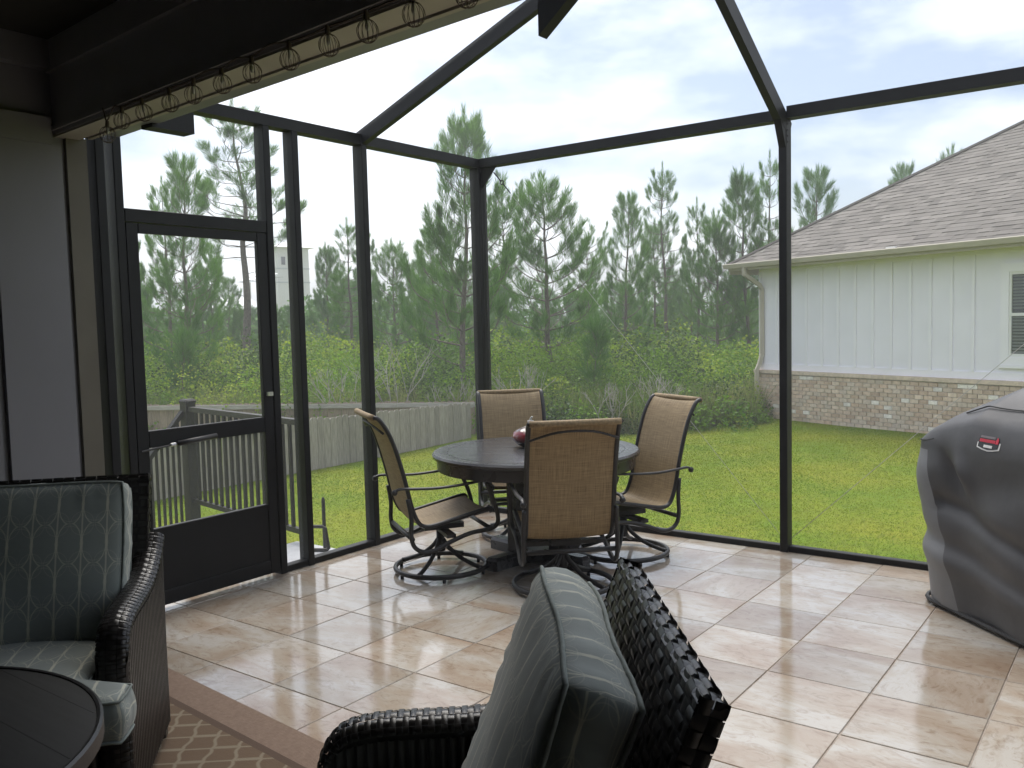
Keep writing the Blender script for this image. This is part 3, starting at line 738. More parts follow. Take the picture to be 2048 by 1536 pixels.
sharp(MB().lathe([(TR - 0.10, TZ - 0.03), (TR - 0.104, TZ), (TR - 0.07, TZ + 0.003), (TR - 0.012, TZ + 0.001), (TR, TZ - 0.012), (TR - 0.005, TZ - 0.03), (TR - 0.03, TZ - 0.04), (TR - 0.035, TZ - 0.115), (TR - 0.05, TZ - 0.115), (TR - 0.055, TZ - 0.03), (TR - 0.10, TZ - 0.03)], 72).build('table_rim', M['table_rim'], tb))
for ax in range(4):
    a = ax * PI / 2 + PI / 4 + 0.1; c, s = math.cos(a), math.sin(a)
    mb = MB()
    for sgn in (1,):
        R0 = 0.21
        mb.box(-0.045, 0.045, -0.045, 0.045, 0.085, TZ - 0.03)
    o = mb.build('pedestal_leg', M['table_rim'], tb); o.location = (c * 0.20, s * 0.20, 0); o.rotation_euler = (0, 0, a)
    f = MB().bevel_box(-0.04, 0.30, -0.055, 0.055, 0.0, 0.085, 0.02).build('foot', M['table_rim'], tb); f.location = (c * 0.16, s * 0.16, 0); f.rotation_euler = (0, 0, a)
MB().bevel_box(-0.17, 0.17, -0.17, 0.17, 0.02, 0.075, 0.01).build('base_plate', M['table_rim'], tb).rotation_euler = (0, 0, 0.1)
MB().box(-0.26, 0.26, -0.26, 0.26, TZ - 0.05, TZ - 0.0325).build('top_plate', M['table_rim'], tb).rotation_euler = (0, 0, 0.1)

gd = thing('ceramic_gourd', 'squat glossy maroon ceramic gourd jar on the dining table', 'gourd', (-3.64, 5.13, TZ + 0.001))
MB().lathe([(0.0, 0.0), (0.06, 0.0), (0.10, 0.018), (0.130, 0.048), (0.136, 0.075), (0.122, 0.108), (0.085, 0.130), (0.045, 0.142), (0.026, 0.152), (0.020, 0.172), (0.024, 0.186), (0.0, 0.188)], 36).build('jar_body', M['gourd'], gd, sm=True)
MB().tube([(0.0, 0, 0.185), (0.004, 0, 0.20), (0.016, 0.0, 0.214)], [0.010, 0.006], 8, sm=3).build('stem', M['bulb'], gd, sm=True)


PROF = [(0.275, 0.425), (0.25, 0.445), (0.14, 0.425), (0.0, 0.395), (-0.13, 0.37), (-0.195, 0.38), (-0.232, 0.43), (-0.262, 0.52), (-0.29, 0.65), (-0.325, 0.79), (-0.365, 0.92), (-0.405, 1.01), (-0.45, 1.075), (-0.485, 1.09)]


def make_dining_chair():
    t = thing('swivel_chair', 'x', 'chair')
    hw = 0.262
    pr = smooth_path([(x, 0, z) for x, z in PROF], 4)
    # sling: grid across the profile, two sided with a real thickness
    nv = len(pr); nu = 9; V = []; UV = []; acc = 0
    lens = [0]
    for i in range(1, nv): lens.append(lens[-1] + (pr[i] - pr[i - 1]).length)
    for side in (0, 1):
        for i, p in enumerate(pr):
            T_ = (pr[min(i + 1, nv - 1)] - pr[max(i - 1, 0)]).normalized(); N_ = Vector((T_.z, 0, -T_.x))
            for k in range(nu):
                u = -1 + 2 * k / (nu - 1); sag = 0.014 * (1 - u * u)
                q = p - N_ * (sag + side * 0.004)
                V.append((q.x, u * (hw - 0.012), q.z)); UV.append((u * hw, lens[i]))
    F = []
    for side in (0, 1):
        o = side * nv * nu
        for i in range(nv - 1):
            for k in range(nu - 1):
                f = (o + i * nu + k, o + i * nu + k + 1, o + (i + 1) * nu + k + 1, o + (i + 1) * nu + k)
                F.append(f if side else f[::-1])
    me = bpy.data.meshes.new('sling'); me.from_pydata(V, [], F); uvl = me.uv_layers.new(name='UVMap')
    for lp in me.loops: uvl.data[lp.index].uv = UV[lp.vertex_index]
    me.polygons.foreach_set('use_smooth', [True] * len(me.polygons)); mesh_obj('sling', me, M['sling'], t)
    D = M['metal_dark']
    for s in (-1, 1):
        y = s * hw
        MB().tube([(p.x, y, p.z) for p in pr], 0.0155, 10, flat=0.9).build('side_rail', D, t, sm=True)
        # lower spring tube: from back rail down, looping forward under the seat and up to the arm
        MB().tube([(-0.285, y + s * .012, 0.56), (-0.268, y + s * .02, 0.44), (-0.272, y + s * .02, 0.33), (-0.255, y + s * .02, 0.255), (-0.20, y + s * .02, 0.215), (-0.12, y + s * .02, 0.215), (0.0, y + s * .015, 0.262), (0.13, y + s * .01, 0.30), (0.27, y + s * .01, 0.315), (0.315, y + s * .015, 0.36), (0.30, y + s * .02, 0.46), (0.262, y + s * .028, 0.56), (0.235, y + s * .03, 0.628)], 0.0145, 10, sm=5).build('spring_leg', D, t, sm=True)
        MB().tube([(0.36, y + s * .03, 0.622), (0.31, y + s * .03, 0.640), (0.20, y + s * .03, 0.638), (0.05, y + s * .03, 0.624), (-0.10, y + s * .03, 0.618), (-0.24, y + s * .03, 0.625), (-0.33, y + s * .03, 0.632), (-0.365, y + s * .03, 0.622)], 0.014, 10, sm=4, flat=0.65).build('armrest', D, t, sm=True)
        MB().lathe([(0, -0.02), (0.013, -0.015), (0.02, 0), (0.013, 0.015), (0, 0.02)], 12, (-0.372, y + s * 0.03, 0.612)).build('arm_scroll', D, t, sm=True)
    MB().tube([(-0.262, -hw - 0.02, 0.30), (-0.262, hw + 0.02, 0.30)], 0.015, 8).build('cross_bar', D, t, sm=True)
    MB().tube([(0.27, -hw, 0.312), (0.27, hw, 0.312)], 0.014, 8).build('cross_bar', D, t, sm=True)
    MB().tube([(-0.485, -hw, 1.088), (-0.49, 0, 1.088), (-0.485, hw, 1.088)], 0.019, 12, sm=3).build('top_bar', M['sling_roll'], t, sm=True)
    MB().tube([(-0.425, -hw, 0.985), (-0.475, -0.10, 1.035), (-0.475, 0.10, 1.035), (-0.425, hw, 0.985)], 0.008, 6, sm=4).build('back_brace', D, t, sm=True)
    MB().box(-0.13, 0.14, -0.09, 0.09, 0.30, 0.335).build('swivel_plate', D, t)
    MB().box(-0.03, 0.03, -hw, hw, 0.278, 0.302).build('seat_crosspiece', D, t)
    MB().lathe([(0.030, 0.135), (0.034, 0.15), (0.028, 0.19), (0.028, 0.30)], 16).build('column', D, t, sm=True)
    for k in range(4):
        a = PI / 4 + k * PI / 2; c, s = math.cos(a), math.sin(a)
        MB().tube([(0.02 * c, 0.02 * s, 0.215), (0.06 * c, 0.06 * s, 0.165), (0.14 * c, 0.14 * s, 0.105), (0.24 * c, 0.24 * s, 0.062), (0.305 * c, 0.305 * s, 0.045)], 0.0145, 8, sm=4).build('base_spoke', D, t, sm=True)
    MB().torus(0.308, 0.0155, 0.036, 48, 8, flat=1.15).build('base_ring', D, t, sm=True)
    for k in range(6):
        a = 0.3 + k * PI / 3
        MB().lathe([(0.012, 0.0), (0.012, 0.02), (0.009, 0.024)], 8, (0.308 * math.cos(a), 0.308 * math.sin(a), 0.0)).build('foot_glide', D, t, sm=True)
    return t


proto = make_dining_chair()
spots = [((-3.905, 4.424), (0.385, 0.60), 'tan sling swivel chair seen from its side, against the fence view'),
         ((-2.99, 4.528), (-0.50, 0.52), 'tan sling swivel chair with its back turned to the porch'),
         ((-3.05, 5.40), (-0.45, -0.90), 'tan sling swivel chair before the lawn and brick house'),
         ((-4.007, 5.504), (0.49, -0.48), 'tan sling swivel chair at the enclosure corner, behind the gourd jar')]
for i, ((x, y), f, lab) in enumerate(spots):
    o = proto if i == 0 else copy_tree(proto)
    if i == 2: ff = RT * -0.89 + FW * -0.45; f = (ff.x, ff.y)
    o.location = (x, y, 0); o.rotation_euler = (0, 0, math.atan2(f[1], f[0]))
    tag(o, lab, 'chair', 'swivel chairs round the dining table')

# ================================================================ wicker lounge chairs
def woven(surf, nu, nv, bulge, name, m, parent, rib=False, over=1.0):
    """Strip weave on a surface: surf(u,v)->(point, normal), u,v in 0..1. Every crossing is its own raised pad."""
    V = []; F = []
    for i in range(nu):
        for j in range(nv):
            o = len(V); up = (i + j) % 2
            for a in range(4):
                for b_ in range(4):
                    ua, vb = a / 3, b_ / 3
                    u = (i + 0.03 + 0.94 * ua) / nu; v = (j + (0.0 if rib else 0.03) + (1.0 if rib else 0.94) * vb) / nv
                    p, n_ = surf(u, v)
                    cu = 1 - (2 * ua - 1) ** 2; cv = 1 - (2 * vb - 1) ** 2
                    if rib: h = bulge * (cu ** 0.7)
                    elif up: h = bulge * (0.2 + 0.8 * cv ** 0.35) * (0.85 + 0.15 * cu)
                    else: h = bulge * 0.6 * (0.2 + 0.8 * cu ** 0.35) * (0.85 + 0.15 * cv)
                    V.append(p + n_ * h)
            for a in range(3):
                for b_ in range(3): F.append((o + a * 4 + b_, o + (a + 1) * 4 + b_, o + (a + 1) * 4 + b_ + 1, o + a * 4 + b_ + 1))
    me = np_mesh(name, np.array([tuple(p) for p in V]), np.array(F)); me.polygons.foreach_set('use_smooth', [True] * len(me.polygons))
    return mesh_obj(name, me, m, parent)


def cushion(name, parent, origin, ex, ey, ez, w, hgt, th, wfun=None, seed=0, pucker=0.004):
    """Box cushion: ex across (w), ey up or forward (hgt), ez out (th). Piping on both seams."""
    ex, ey, ez, origin = Vector(ex).normalized(), Vector(ey).normalized(), Vector(ez).normalized(), Vector(origin)
    N = 26; rnd = random.Random(seed); ph = [rnd.uniform(0, 6) for _ in range(6)]
    cr = 0.06

    def outline(u, v):
        x, y = u * w / 2, v * hgt / 2
        if wfun: x *= wfun(y)
        return x, y
    V = []; UV = []; F = []; idx = {}
    def P(u, v, s):
        x, y = outline(u, v)
        e = max(abs(u), abs(v))
        k = (1 - abs(u) ** 3.2) * (1 - abs(v) ** 3.2)
        z = th / 2 * (0.66 + 0.34 * max(0, k) ** 0.55)
        pull = 1 - 0.028 * max(0, 1 - k) * (abs(u) * abs(v)) ** 4
        z += pucker * max(0, e - 0.55) * (1 - max(0, e - 0.85) * 5.5) * 3.0 * math.sin(34 * (u if abs(v) > abs(u) else v) + ph[0] + 2 * s) * (0.6 + 0.4 * math.sin(9 * u + ph[1]))
        z += 0.006 * math.sin(4.1 * u + ph[2]) * math.sin(3.3 * v + ph[3])
        return x * pull, y * pull, s * z
    def vert(p, uv):
        V.append(origin + ex * p[0] + ey * p[1] + ez * p[2]); UV.append(uv); return len(V) - 1
    for s in (1, -1):
        g = [[None] * (N + 1) for _ in range(N + 1)]
        for i in range(N + 1):
            for j in range(N + 1):
                u, v = -1 + 2 * i / N, -1 + 2 * j / N
                # denser near the edges
                u = math.copysign(abs(u) ** 0.8, u); v = math.copysign(abs(v) ** 0.8, v)
                p = P(u, v, s); g[i][j] = vert(p, (p[0] + 0.3, p[1] + 0.3 if s > 0 else p[1] + 0.9))
        for i in range(N):
            for j in range(N):
                f = (g[i][j], g[i + 1][j], g[i + 1][j + 1], g[i][j + 1]); F.append(f if s > 0 else f[::-1])
        idx[s] = g
    ring = lambda s: [idx[s][i][0] for i in range(N)] + [idx[s][N][j] for j in range(N)] + [idx[s][i][N] for i in range(N, 0, -1)] + [idx[s][0][j] for j in range(N, 0, -1)]
    r1, r2 = ring(1), ring(-1); n = len(r1); prev = r1; bands = [r1]
    for b_ in range(1, 4):
        t = b_ / 4; row = []
        for k in range(n):
            a, c = V[r1[k]], V[r2[k]]; q = a.lerp(c, t); mid = (a + c) / 2 - origin; out = (mid - ez * mid.dot(ez)).normalized()
            q = q + out * (0.017 * math.sin(PI * t) + pucker * 1.1 * math.sin(k * 1.35 + ph[4] + 0.6 * math.sin(k * 0.31)) * math.sin(PI * t))
            V.append(q); uvk = UV[r1[k]]
            horiz = k < N or 2 * N <= k < 3 * N
            UV.append((uvk[0], uvk[1] + t * th * 0.9) if horiz else (uvk[0] + t * th * 0.9, uvk[1])); row.append(len(V) - 1)
        bands.append(row)
    bands.append(r2)
    for q in range(4):
        for k in range(n): F.append((bands[q + 1][k], bands[q + 1][(k + 1) % n], bands[q][(k + 1) % n], bands[q][k]))
    me = bpy.data.meshes.new(name); me.from_pydata([tuple(p) for p in V], [], F)
    uvl = me.uv_layers.new(name='UVMap')
    for lp in me.loops: uvl.data[lp.index].uv = UV[lp.vertex_index]
    recalc(me); me.polygons.foreach_set('use_smooth', [True] * len(me.polygons))
    o = mesh_obj(name, me, M['cushion'], parent)
    for r_ in (r1, r2):
        pts = [V[k] for k in r_]; c0 = sum(pts, Vector()) / len(pts)
        pts = [p + (p - c0).normalized() * 0.003 for p in pts]; pts.append(pts[0])
        MB().tube(pts, 0.0055, 6, cap=False).build('piping', M['piping'], o, sm=True)
    return o


def make_wicker_chair(lab, seed):
    t = thing('wicker_chair', lab, 'chair')
    K = M['wicker']
    # ---- back: leaning slab, weave on faces and caps
    zb, zt = 0.28, 1.06; xb, xt = -0.165, -0.465; hb = 0.41; th = 0.055
    lean = Vector((xt - xb, 0, zt - zb)); ln = lean.normalized(); nf = Vector((ln.z, 0, -ln.x))      # front normal
    bp = lambda y, s, off: Vector((xb, 0, zb)) + lean * s + Vector((0, y, 0)) + nf * off
    core = MB(); c = []
    for off in (-th / 2 + 0.004, th / 2 - 0.004): c += [bp(-hb + 0.008, 0, off), bp(hb - 0.008, 0, off), bp(hb - 0.008, 0.972, off), bp(-hb + 0.008, 0.972, off)]
    core.add(c, [(0, 1, 2, 3), (7, 6, 5, 4), (0, 4, 5, 1), (1, 5, 6, 2), (2, 6, 7, 3), (3, 7, 4, 0)])
    back = core.build('backrest', M['wicker_core'], t)
    woven(lambda u, v: (bp(-hb + 2 * hb * u, v, th / 2 - 0.006), nf), 20, 30, 0.0055, 'front_weave', K, back)
    woven(lambda u, v: (bp(hb - 2 * hb * u, v, -th / 2 + 0.006), -nf), 20, 30, 0.0055, 'rear_weave', K, back)
    woven(lambda u, v: (bp(-hb + 2 * hb * u, 0.982, th / 2 - th * v) , ln), 20, 3, 0.010, 'top_weave', K, back)
    for s in (-1, 1):
        woven(lambda u, v, s=s: (bp(s * (hb - 0.006), 1 - u, -s * (th / 2) + s * th * v), Vector((0, s, 0))), 30, 2, 0.006, 'edge_weave', K, back)
    # ---- arms: swept path, rounded top, ribbed side panels
    path = smooth_path([(-0.40, 0, 0.83), (-0.33, 0, 0.775), (-0.22, 0, 0.725), (-0.08, 0, 0.70), (0.08, 0, 0.695), (0.18, 0, 0.69), (0.26, 0, 0.668), (0.305, 0, 0.615), (0.325, 0, 0.53), (0.333, 0, 0.40), (0.338, 0, 0.22), (0.34, 0, 0.06)], 5)
    L_ = [0]
    for i in range(1, len(path)): L_.append(L_[-1] + (path[i] - path[i - 1]).length)
    def pp(u):
        d = u * L_[-1]
        for i in range(1, len(path)):
            if L_[i] >= d or i == len(path) - 1:
                k = (d - L_[i - 1]) / (L_[i] - L_[i - 1]); q = path[i - 1].lerp(path[i], k); T_ = (path[i] - path[i - 1]).normalized(); return q, Vector((-T_.z, 0, T_.x))
    for s in (-1, 1):
        y0, y1 = s * 0.35, s * 0.46; yc = (y0 + y1) / 2; hw = 0.055
        def surf(u, v, yc=yc, s=s):
            q, n_ = pp(u); a = (v - 0.5) * PI * 1.05 * s * -1
            nn = n_ * math.cos(a) + Vector((0, 1, 0)) * math.sin(a)
            return q + Vector((0, yc, 0)) - n_ * 0.03 + (n_ * math.cos(a) * 0.028 + Vector((0, 1, 0)) * math.sin(a) * (hw - 0.002)), nn.normalized()
        # side slab
        poly = [(-0.36, 0.06)] + [(q.x - 0.02 * (1 if q.z < 0.6 else 0.3), q.z - 0.03) for q in path[:-1]] + [(0.318, 0.06)]
        mb = MB(); m_ = len(poly); ya, yb_ = min(y0, y1) + 0.008, max(y0, y1) - 0.008
        mb.add([(x, ya, z) for x, z in poly] + [(x, yb_, z) for x, z in poly], [tuple(range(m_ - 1, -1, -1)), tuple(range(m_, 2 * m_))] + [(i, (i + 1) % m_, m_ + (i + 1) % m_, m_ + i) for i in range(m_)])
        arm = mb.build('arm', M['wicker_core'], t)
        woven(surf, 84, 5, 0.0042, 'arm_weave', K, arm)
        topz = lambda x: np.interp(x, [q.x for q in path[:40]], [q.z for q in path[:40]])
        for side, yy, nn in ((0, s * (0.46 - 0.010), s), (1, s * (0.35 + 0.010), -s)):
            def sp(u, v, yy=yy, nn=nn):
                x = -0.36 + 0.678 * u; zt_ = float(topz(x)) - 0.045; return Vector((x, yy, 0.05 + (zt_ - 0.05) * v)), Vector((0, nn, 0))
            woven(sp, 27, 10, 0.008, 'side_ribs', K, arm, rib=True)
    # ---- seat base and apron
    base = MB().box(-0.30, 0.335, -0.345, 0.345, 0.10, 0.325).build('seat_base', M['wicker_core'], t)
    woven(lambda u, v: (Vector((0.336, -0.345 + 0.69 * u, 0.09 + 0.205 * v)), Vector((1, 0, 0))), 26, 3, 0.008, 'apron_ribs', K, base, rib=True)
    woven(lambda u, v: (Vector((-0.345, 0.40 - 0.80 * u, 0.09 + 0.22 * v)), Vector((-1, 0, 0))), 26, 3, 0.008, 'rear_ribs', K, base, rib=True)
    for sx, sy in ((0.305, 0.41), (0.305, -0.41), (-0.33, 0.41), (-0.33, -0.41)):
        MB().bevel_box(sx - 0.03, sx + 0.03, sy - 0.035, sy + 0.035, 0.0, 0.10, 0.005).build('foot', K, t)
    # ---- cushions
    def wf(y): return 1.0 + 0.44 * min(1, max(0, (y - 0.165) / 0.04))
    cushion('seat_cushion', t, (0.19, 0, 0.435), (0, 1, 0), (1, 0, 0), (0, 0, 1), 0.67, 0.68, 0.21, wf, seed)
    cz = 0.675; s_ = (cz - zb) / (zt - zb)
    co = bp(0, s_, th / 2 + 0.122)
    cushion('back_cushion', t, co + ln * 0.035, (0, -1, 0), ln, nf, 0.71, 0.62, 0.185, None, seed + 3, pucker=0.005)
    return t


w1 = make_wicker_chair('black wicker armchair with sage cushions, behind the dark round coffee table', 1)
w1.location = (-3.305, 1.412, 0.009); w1.rotation_euler = (0, 0, math.atan2(-0.669, 0.744)); w1['group'] = 'wicker armchairs on the porch'
w2 = copy_tree(w1)
tag(w2, 'black wicker armchair with sage cushions in front of the dining set, seen from its side', 'chair', 'wicker armchairs on the porch')
w2.location = (-1.163, 1.281, 0.009); w2.rotation_euler = (0, 0, math.atan2(-0.614, -0.783))

# ================================================================ rug and coffee table
rug = MB().bevel_box(-3.6, 0.4, -2.6, 0.0, 0.0, 0.008, 0.003).build('porch_rug', M['rug'])
rug.location = (-0.75, 2.115, 0.001); rug.rotation_euler = (0, 0, -0.085)
tag(rug, 'tan woven rug with dark stripe and trellis pattern under the wicker chairs', 'rug')
ct = thing('coffee_table', 'round dark coffee table beside the left wicker armchair', 'table', (-2.77, 0.70, 0.009))
CZ, CR = 0.55, 0.66
sharp(MB().lathe([(0.03, CZ - 0.02), (CR - 0.012, CZ - 0.02), (CR - 0.012, CZ), (0.03, CZ), (0.03, CZ - 0.02)], 72).build('tabletop', M['coffee'], ct))
sharp(MB().lathe([(CR - 0.01, CZ - 0.045), (CR - 0.01, CZ + 0.004), (CR - 0.002, CZ + 0.006), (CR + 0.006, CZ), (CR + 0.006, CZ - 0.045), (CR - 0.01, CZ - 0.045)], 72).build('table_rim', M['metal_dark'], ct))
MB().torus(0.036, 0.006, CZ + 0.001, 24, 8).build('centre_ring', M['metal_dark'], ct)
for k in range(-3, 4):
    y = k * 0.18 + 0.03; hx = math.sqrt((CR - 0.02) ** 2 - y * y)
    if abs(y) > 0.05: MB().box(-hx, hx, y - 0.0015, y + 0.0015, CZ - 0.001, CZ + 0.0006).build('plank_joint', M['hem'], ct)
for k in range(4):
    a = PI / 4 + k * PI / 2; MB().tube([(0.46 * math.cos(a), 0.46 * math.sin(a), CZ - 0.02), (0.50 * math.cos(a), 0.50 * math.sin(a), 0.25), (0.47 * math.cos(a), 0.47 * math.sin(a), 0.0)], 0.02, 8, sm=4).build('leg', M['metal_dark'], ct, sm=True)
MB().torus(0.49, 0.012, 0.2, 40, 8).build('stretcher_ring', M['metal_dark'], ct)

# ================================================================ covered grill
def cam2w(r, f): return Vector((RT.x * r + FW.x * f, RT.y * r + FW.y * f))
gb = cam2w(2.355, 4.86)                       # far front corner
wdir = cam2w(0.17, -0.985).normalized()       # along the front towards the porch
ndir_ = Vector((-wdir.y, wdir.x))
if ndir_.dot(RT) < 0: ndir_ = -ndir_          # depth of the grill, away from the patio centre
gr = thing('covered_grill', 'barbecue grill under a fitted grey vinyl cover by the screens', 'grill', (gb.x, gb.y, 0), math.atan2(wdir.y, wdir.x))
_sy = 1 if (Vector((-wdir.y, wdir.x)) - ndir_).length < 0.1 else -1


def build_grill():
    Lg, Dg, T0 = 1.55, 0.70, -0.27
    def outline(a, z):
        """Rounded-rectangle plan: a 0..1 runs along the front from near to far, round the far end and back along the rear."""
        ins = 0.035 * max(0, 1 - z / 0.85); t0 = T0 + ins * 1.6; y0 = ins * 0.4 - 0.012 * math.sin(PI * min(1, z / 0.93)); y1 = Dg - ins; rc = 0.17
        segs = [((Lg, y0), (t0 + rc, y0)), None, ((t0, y0 + rc), (t0, y1 - rc)), None, ((t0 + rc, y1), (Lg, y1))]
        l1 = Lg - t0 - rc; l2 = rc * PI / 2; l3 = y1 - y0 - 2 * rc; tot = 2 * l1 + 2 * l2 + l3; d = a * tot
        if d < l1: return Lg - d, y0
        d -= l1
        if d < l2: k = d / rc; return t0 + rc - rc * math.sin(k), y0 + rc - rc * math.cos(k)
        d -= l2
        if d < l3: return t0, y0 + rc + d
        d -= l3
        if d < l2: k = d / rc; return t0 + rc - rc * math.cos(k), y1 - rc + rc * math.sin(k)
        d -= l2
        return t0 + rc + d, y1
    NA, NZ, NT = 150, 40, 16
    V = []; front = []
    zs = [0.035 + (0.93 - 0.035) * j / NZ for j in range(NZ + 1)]
    def a_of(i, z):
        ins = 0.035 * max(0, 1 - z / 0.85); t0 = T0 + ins * 1.6; y0 = ins * 0.4 - 0.012 * math.sin(PI * min(1, z / 0.93)); y1 = Dg - ins
        tot = 2 * (Lg - t0 - 0.17) + 0.17 * PI + (y1 - y0 - 0.34); sm_ = -0.09 + 0.31 * max(0, 0.90 - z) ** 1.1; asm = (Lg - sm_) / tot
        return asm * i / NS if i <= NS else asm + (1 - asm) * (i - NS) / (NA - NS)
    NS = 70
    for i in range(NA + 1):
        for z in zs:
            a = a_of(i, z)
            t, y = outline(a, z)
            e = 1e-3; ta, ya = outline(max(0, a - e), z); tb_, yb_ = outline(min(1, a + e), z)
            n_ = Vector((-(yb_ - ya), (tb_ - ta))); n_ = -n_.normalized() if True else n_
            if n_.dot(Vector((t - 0.6, y - 0.35))) < 0: n_ = -n_
            f = 0.011 * math.sin(8 * t + 4 * z + 2 * math.sin(3 * t + 5 * y)) * min(1, (0.93 - z) * 3)
            f += 0.013 * math.sin(7.5 * z - 6 * t + 1.3) * math.exp(-((z - 0.72) / 0.16) ** 2)
            f -= 0.030 * math.exp(-((t - 0.02 - 0.55 * (0.93 - z)) / 0.045) ** 2) * math.exp(-((z - 0.80) / 0.12) ** 2)
            f += 0.022 * math.exp(-((t - 0.15 - 0.45 * (0.93 - z)) / 0.05) ** 2) * math.exp(-((z - 0.80) / 0.13) ** 2)
            f -= 0.022 * math.exp(-((z - 0.62 + 0.22 * t) / 0.045) ** 2) * (t > 0.0)
            f += 0.012 * math.exp(-((z - 0.30 + 0.12 * t) / 0.06) ** 2) - 0.012 * math.exp(-((z - 0.40 + 0.18 * t) / 0.05) ** 2)
            f *= 1.5 * min(1, 0.25 + (0.93 - z) * 6)
            V.append((t + n_.x * f, _sy * (y + n_.y * f), z))
        # shoulder and lid: drawn towards the raised lid line
        t, y = outline(a_of(i, 0.93), 0.93)
        tr_, yr_ = min(max(t, 0.36), Lg), 0.34
        for j in range(1, NT + 1):
            k = j / NT
            tt, yy = t + (tr_ - t) * k, y + (yr_ - y) * k
            lid = min(1, max(0, (t + 0.27) / 0.5))
            zz = 0.93 + 0.36 * (k ** (0.85 - 0.45 * lid)) + 0.006 * math.sin(9 * tt + 5 * k) * (1 - k)
            zz = min(zz, 1.292 + 0.01 * math.sin(3 * tt))
            if 0 < j < 3: zz += 0.006
            V.append((tt, _sy * yy, zz))
    R1 = NZ + 1 + NT; Fm, Fe = [], []
    for i in range(NA):
        for j in range(R1 - 1):
            f = (i * R1 + j, i * R1 + j + 1, (i + 1) * R1 + j + 1, (i + 1) * R1 + j)
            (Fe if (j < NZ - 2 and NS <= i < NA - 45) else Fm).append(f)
    for nm, F, m_ in (('cover_main', Fm, M['cover']), ('cover_end', Fe, M['cover_lit'])):
        used = sorted({q for f in F for q in f}); mp2 = {q: k for k, q in enumerate(used)}
        me = np_mesh(nm, np.array([V[q] for q in used]), np.array([[mp2[q] for q in f] for f in F])); recalc(me); me.polygons.foreach_set('use_smooth', [True] * len(me.polygons)); mesh_obj(nm, me, m_, gr)
    hem = [outline(a, 0.035) for a in np.linspace(0, 0.62, 60)]
    MB().tube([(t, _sy * (y - 0.002), 0.026) for t, y in hem], 0.013, 6).build('hem_band', M['hem'], gr)
    sp_ = []
    for a in np.linspace(0.0, 0.40, 60):
        t, y = outline(a, 0.93)
        if t < -0.02: break
        k = 0.30; tr_ = min(max(t, 0.36), Lg); lid = min(1, max(0, (t + 0.27) / 0.5))
        sp_.append((t + (tr_ - t) * k, _sy * (y + (0.34 - y) * k - 0.004), 0.937 + 0.36 * k ** (0.85 - 0.45 * lid) + 0.003 * math.sin(11 * t)))
    MB().tube(sp_, 0.004, 5).build('seam', M['hem'], gr)
    MB().tube([(-0.27 + 0.02, _sy * 0.12, 0.925), (-0.19, _sy * 0.02, 0.932), (-0.10, _sy * -0.004, 0.94), (-0.04, _sy * -0.004, 0.955)], 0.0035, 5, sm=3).build('seam', M['hem'], gr)
    bd = link(bpy.data.objects.new('badge', None), gr)
    bd.scale = (1.35, 1.0, 1.15); bd.location = (0.385, _sy * 0.022, 0.985); bd.rotation_euler = (math.radians(_sy * -16), 0, 0)
    sg = -_sy
    def plate(pts, y, m_, nm):
        n = len(pts); MB().add([(px_, sg * y, pz) for px_, pz in pts] + [(px_, sg * (y + 0.002), pz) for px_, pz in pts], [tuple(range(n)), tuple(range(n, 2 * n))] + [(i, (i + 1) % n, n + (i + 1) % n, n + i) for i in range(n)]).build(nm, m_, bd)
    shp = [(-0.062, 0.040), (0.062, 0.040), (0.060, -0.030), (0.03, -0.038), (0, -0.042), (-0.03, -0.038), (-0.060, -0.030)]
    plate([(a * 1.0, b_) for a, b_ in shp], 0.010, M['badge_white'], 'border')
    plate([(a * 0.88, b_ * 0.84) for a, b_ in shp], 0.0125, M['badge_black'], 'field')
    for k in range(10):
        x0 = -0.045 + k * 0.0078; plate([(x0, 0.016), (x0 + 0.0062, 0.016), (x0 + 0.0062, 0.026), (x0, 0.026)], 0.015, M['badge_grey'], 'letter')
    for k in range(9):
        x0 = -0.047 + k * 0.0092; plate([(x0, -0.003), (x0 + 0.0078, -0.003), (x0 + 0.0078, 0.011), (x0, 0.011)], 0.015, M['badge_red'], 'letter')
    plate([(0.038, -0.005), (0.053, -0.003), (0.052, 0.015), (0.045, 0.026), (0.039, 0.012)], 0.0155, M['badge_red'], 'flame_mark')
    for k in range(6):
        x0 = -0.020 + k * 0.0076; plate([(x0, -0.026), (x0 + 0.006, -0.027), (x0 + 0.006, -0.014), (x0, -0.015)], 0.015, M['badge_white'], 'letter')


build_grill()

# ================================================================ neighbouring house
HC = Vector((-7.184, 18.942)); HS = Vector((0.91322, -0.40746)); HN = Vector((0.40746, 0.91322))
HG = LAWN_Z - 0.02
nh = thing('neighbour_house', 'white board-and-batten house with brick base and grey shingle hip roof', 'house', (HC.x, HC.y, HG), math.atan2(HS.y, HS.x))
# local frame: x along the wall, y into the house, z up from the ground
WT, BT = 2.95 + 0.35, 1.06        # soffit height, brick height
LEN, DEP = 14.0, 10.0
MB().box(0.0, LEN, 0.0, DEP, BT, WT).build('siding_wall', M['siding'], nh)
bw = MB().box(-0.05, LEN, -0.05, DEP, -0.4, BT - 0.075).build('brick_base', M['mortar'], nh)
MB().box(-0.10, LEN, -0.10, DEP, BT - 0.073, BT - 0.003).build('brick_ledge', M['brick1'], nh)
MB().box(0.0, LEN, -0.022, -0.001, BT, BT + 0.13).build('skirt_board', M['batten'], nh)
MB().box(0.0, LEN, -0.022, -0.001, WT - 0.12, WT).build('frieze_board', M['batten'], nh)
bat = [0.0, 0.509] + [0.91 + 0.406 * k for k in range(0, 28)]
bme = MB().box(-0.026, 0.026, -0.032, -0.001, BT + 0.13, WT - 0.12).mesh('batten'); recalc(bme); bme.materials.append(M['batten'])
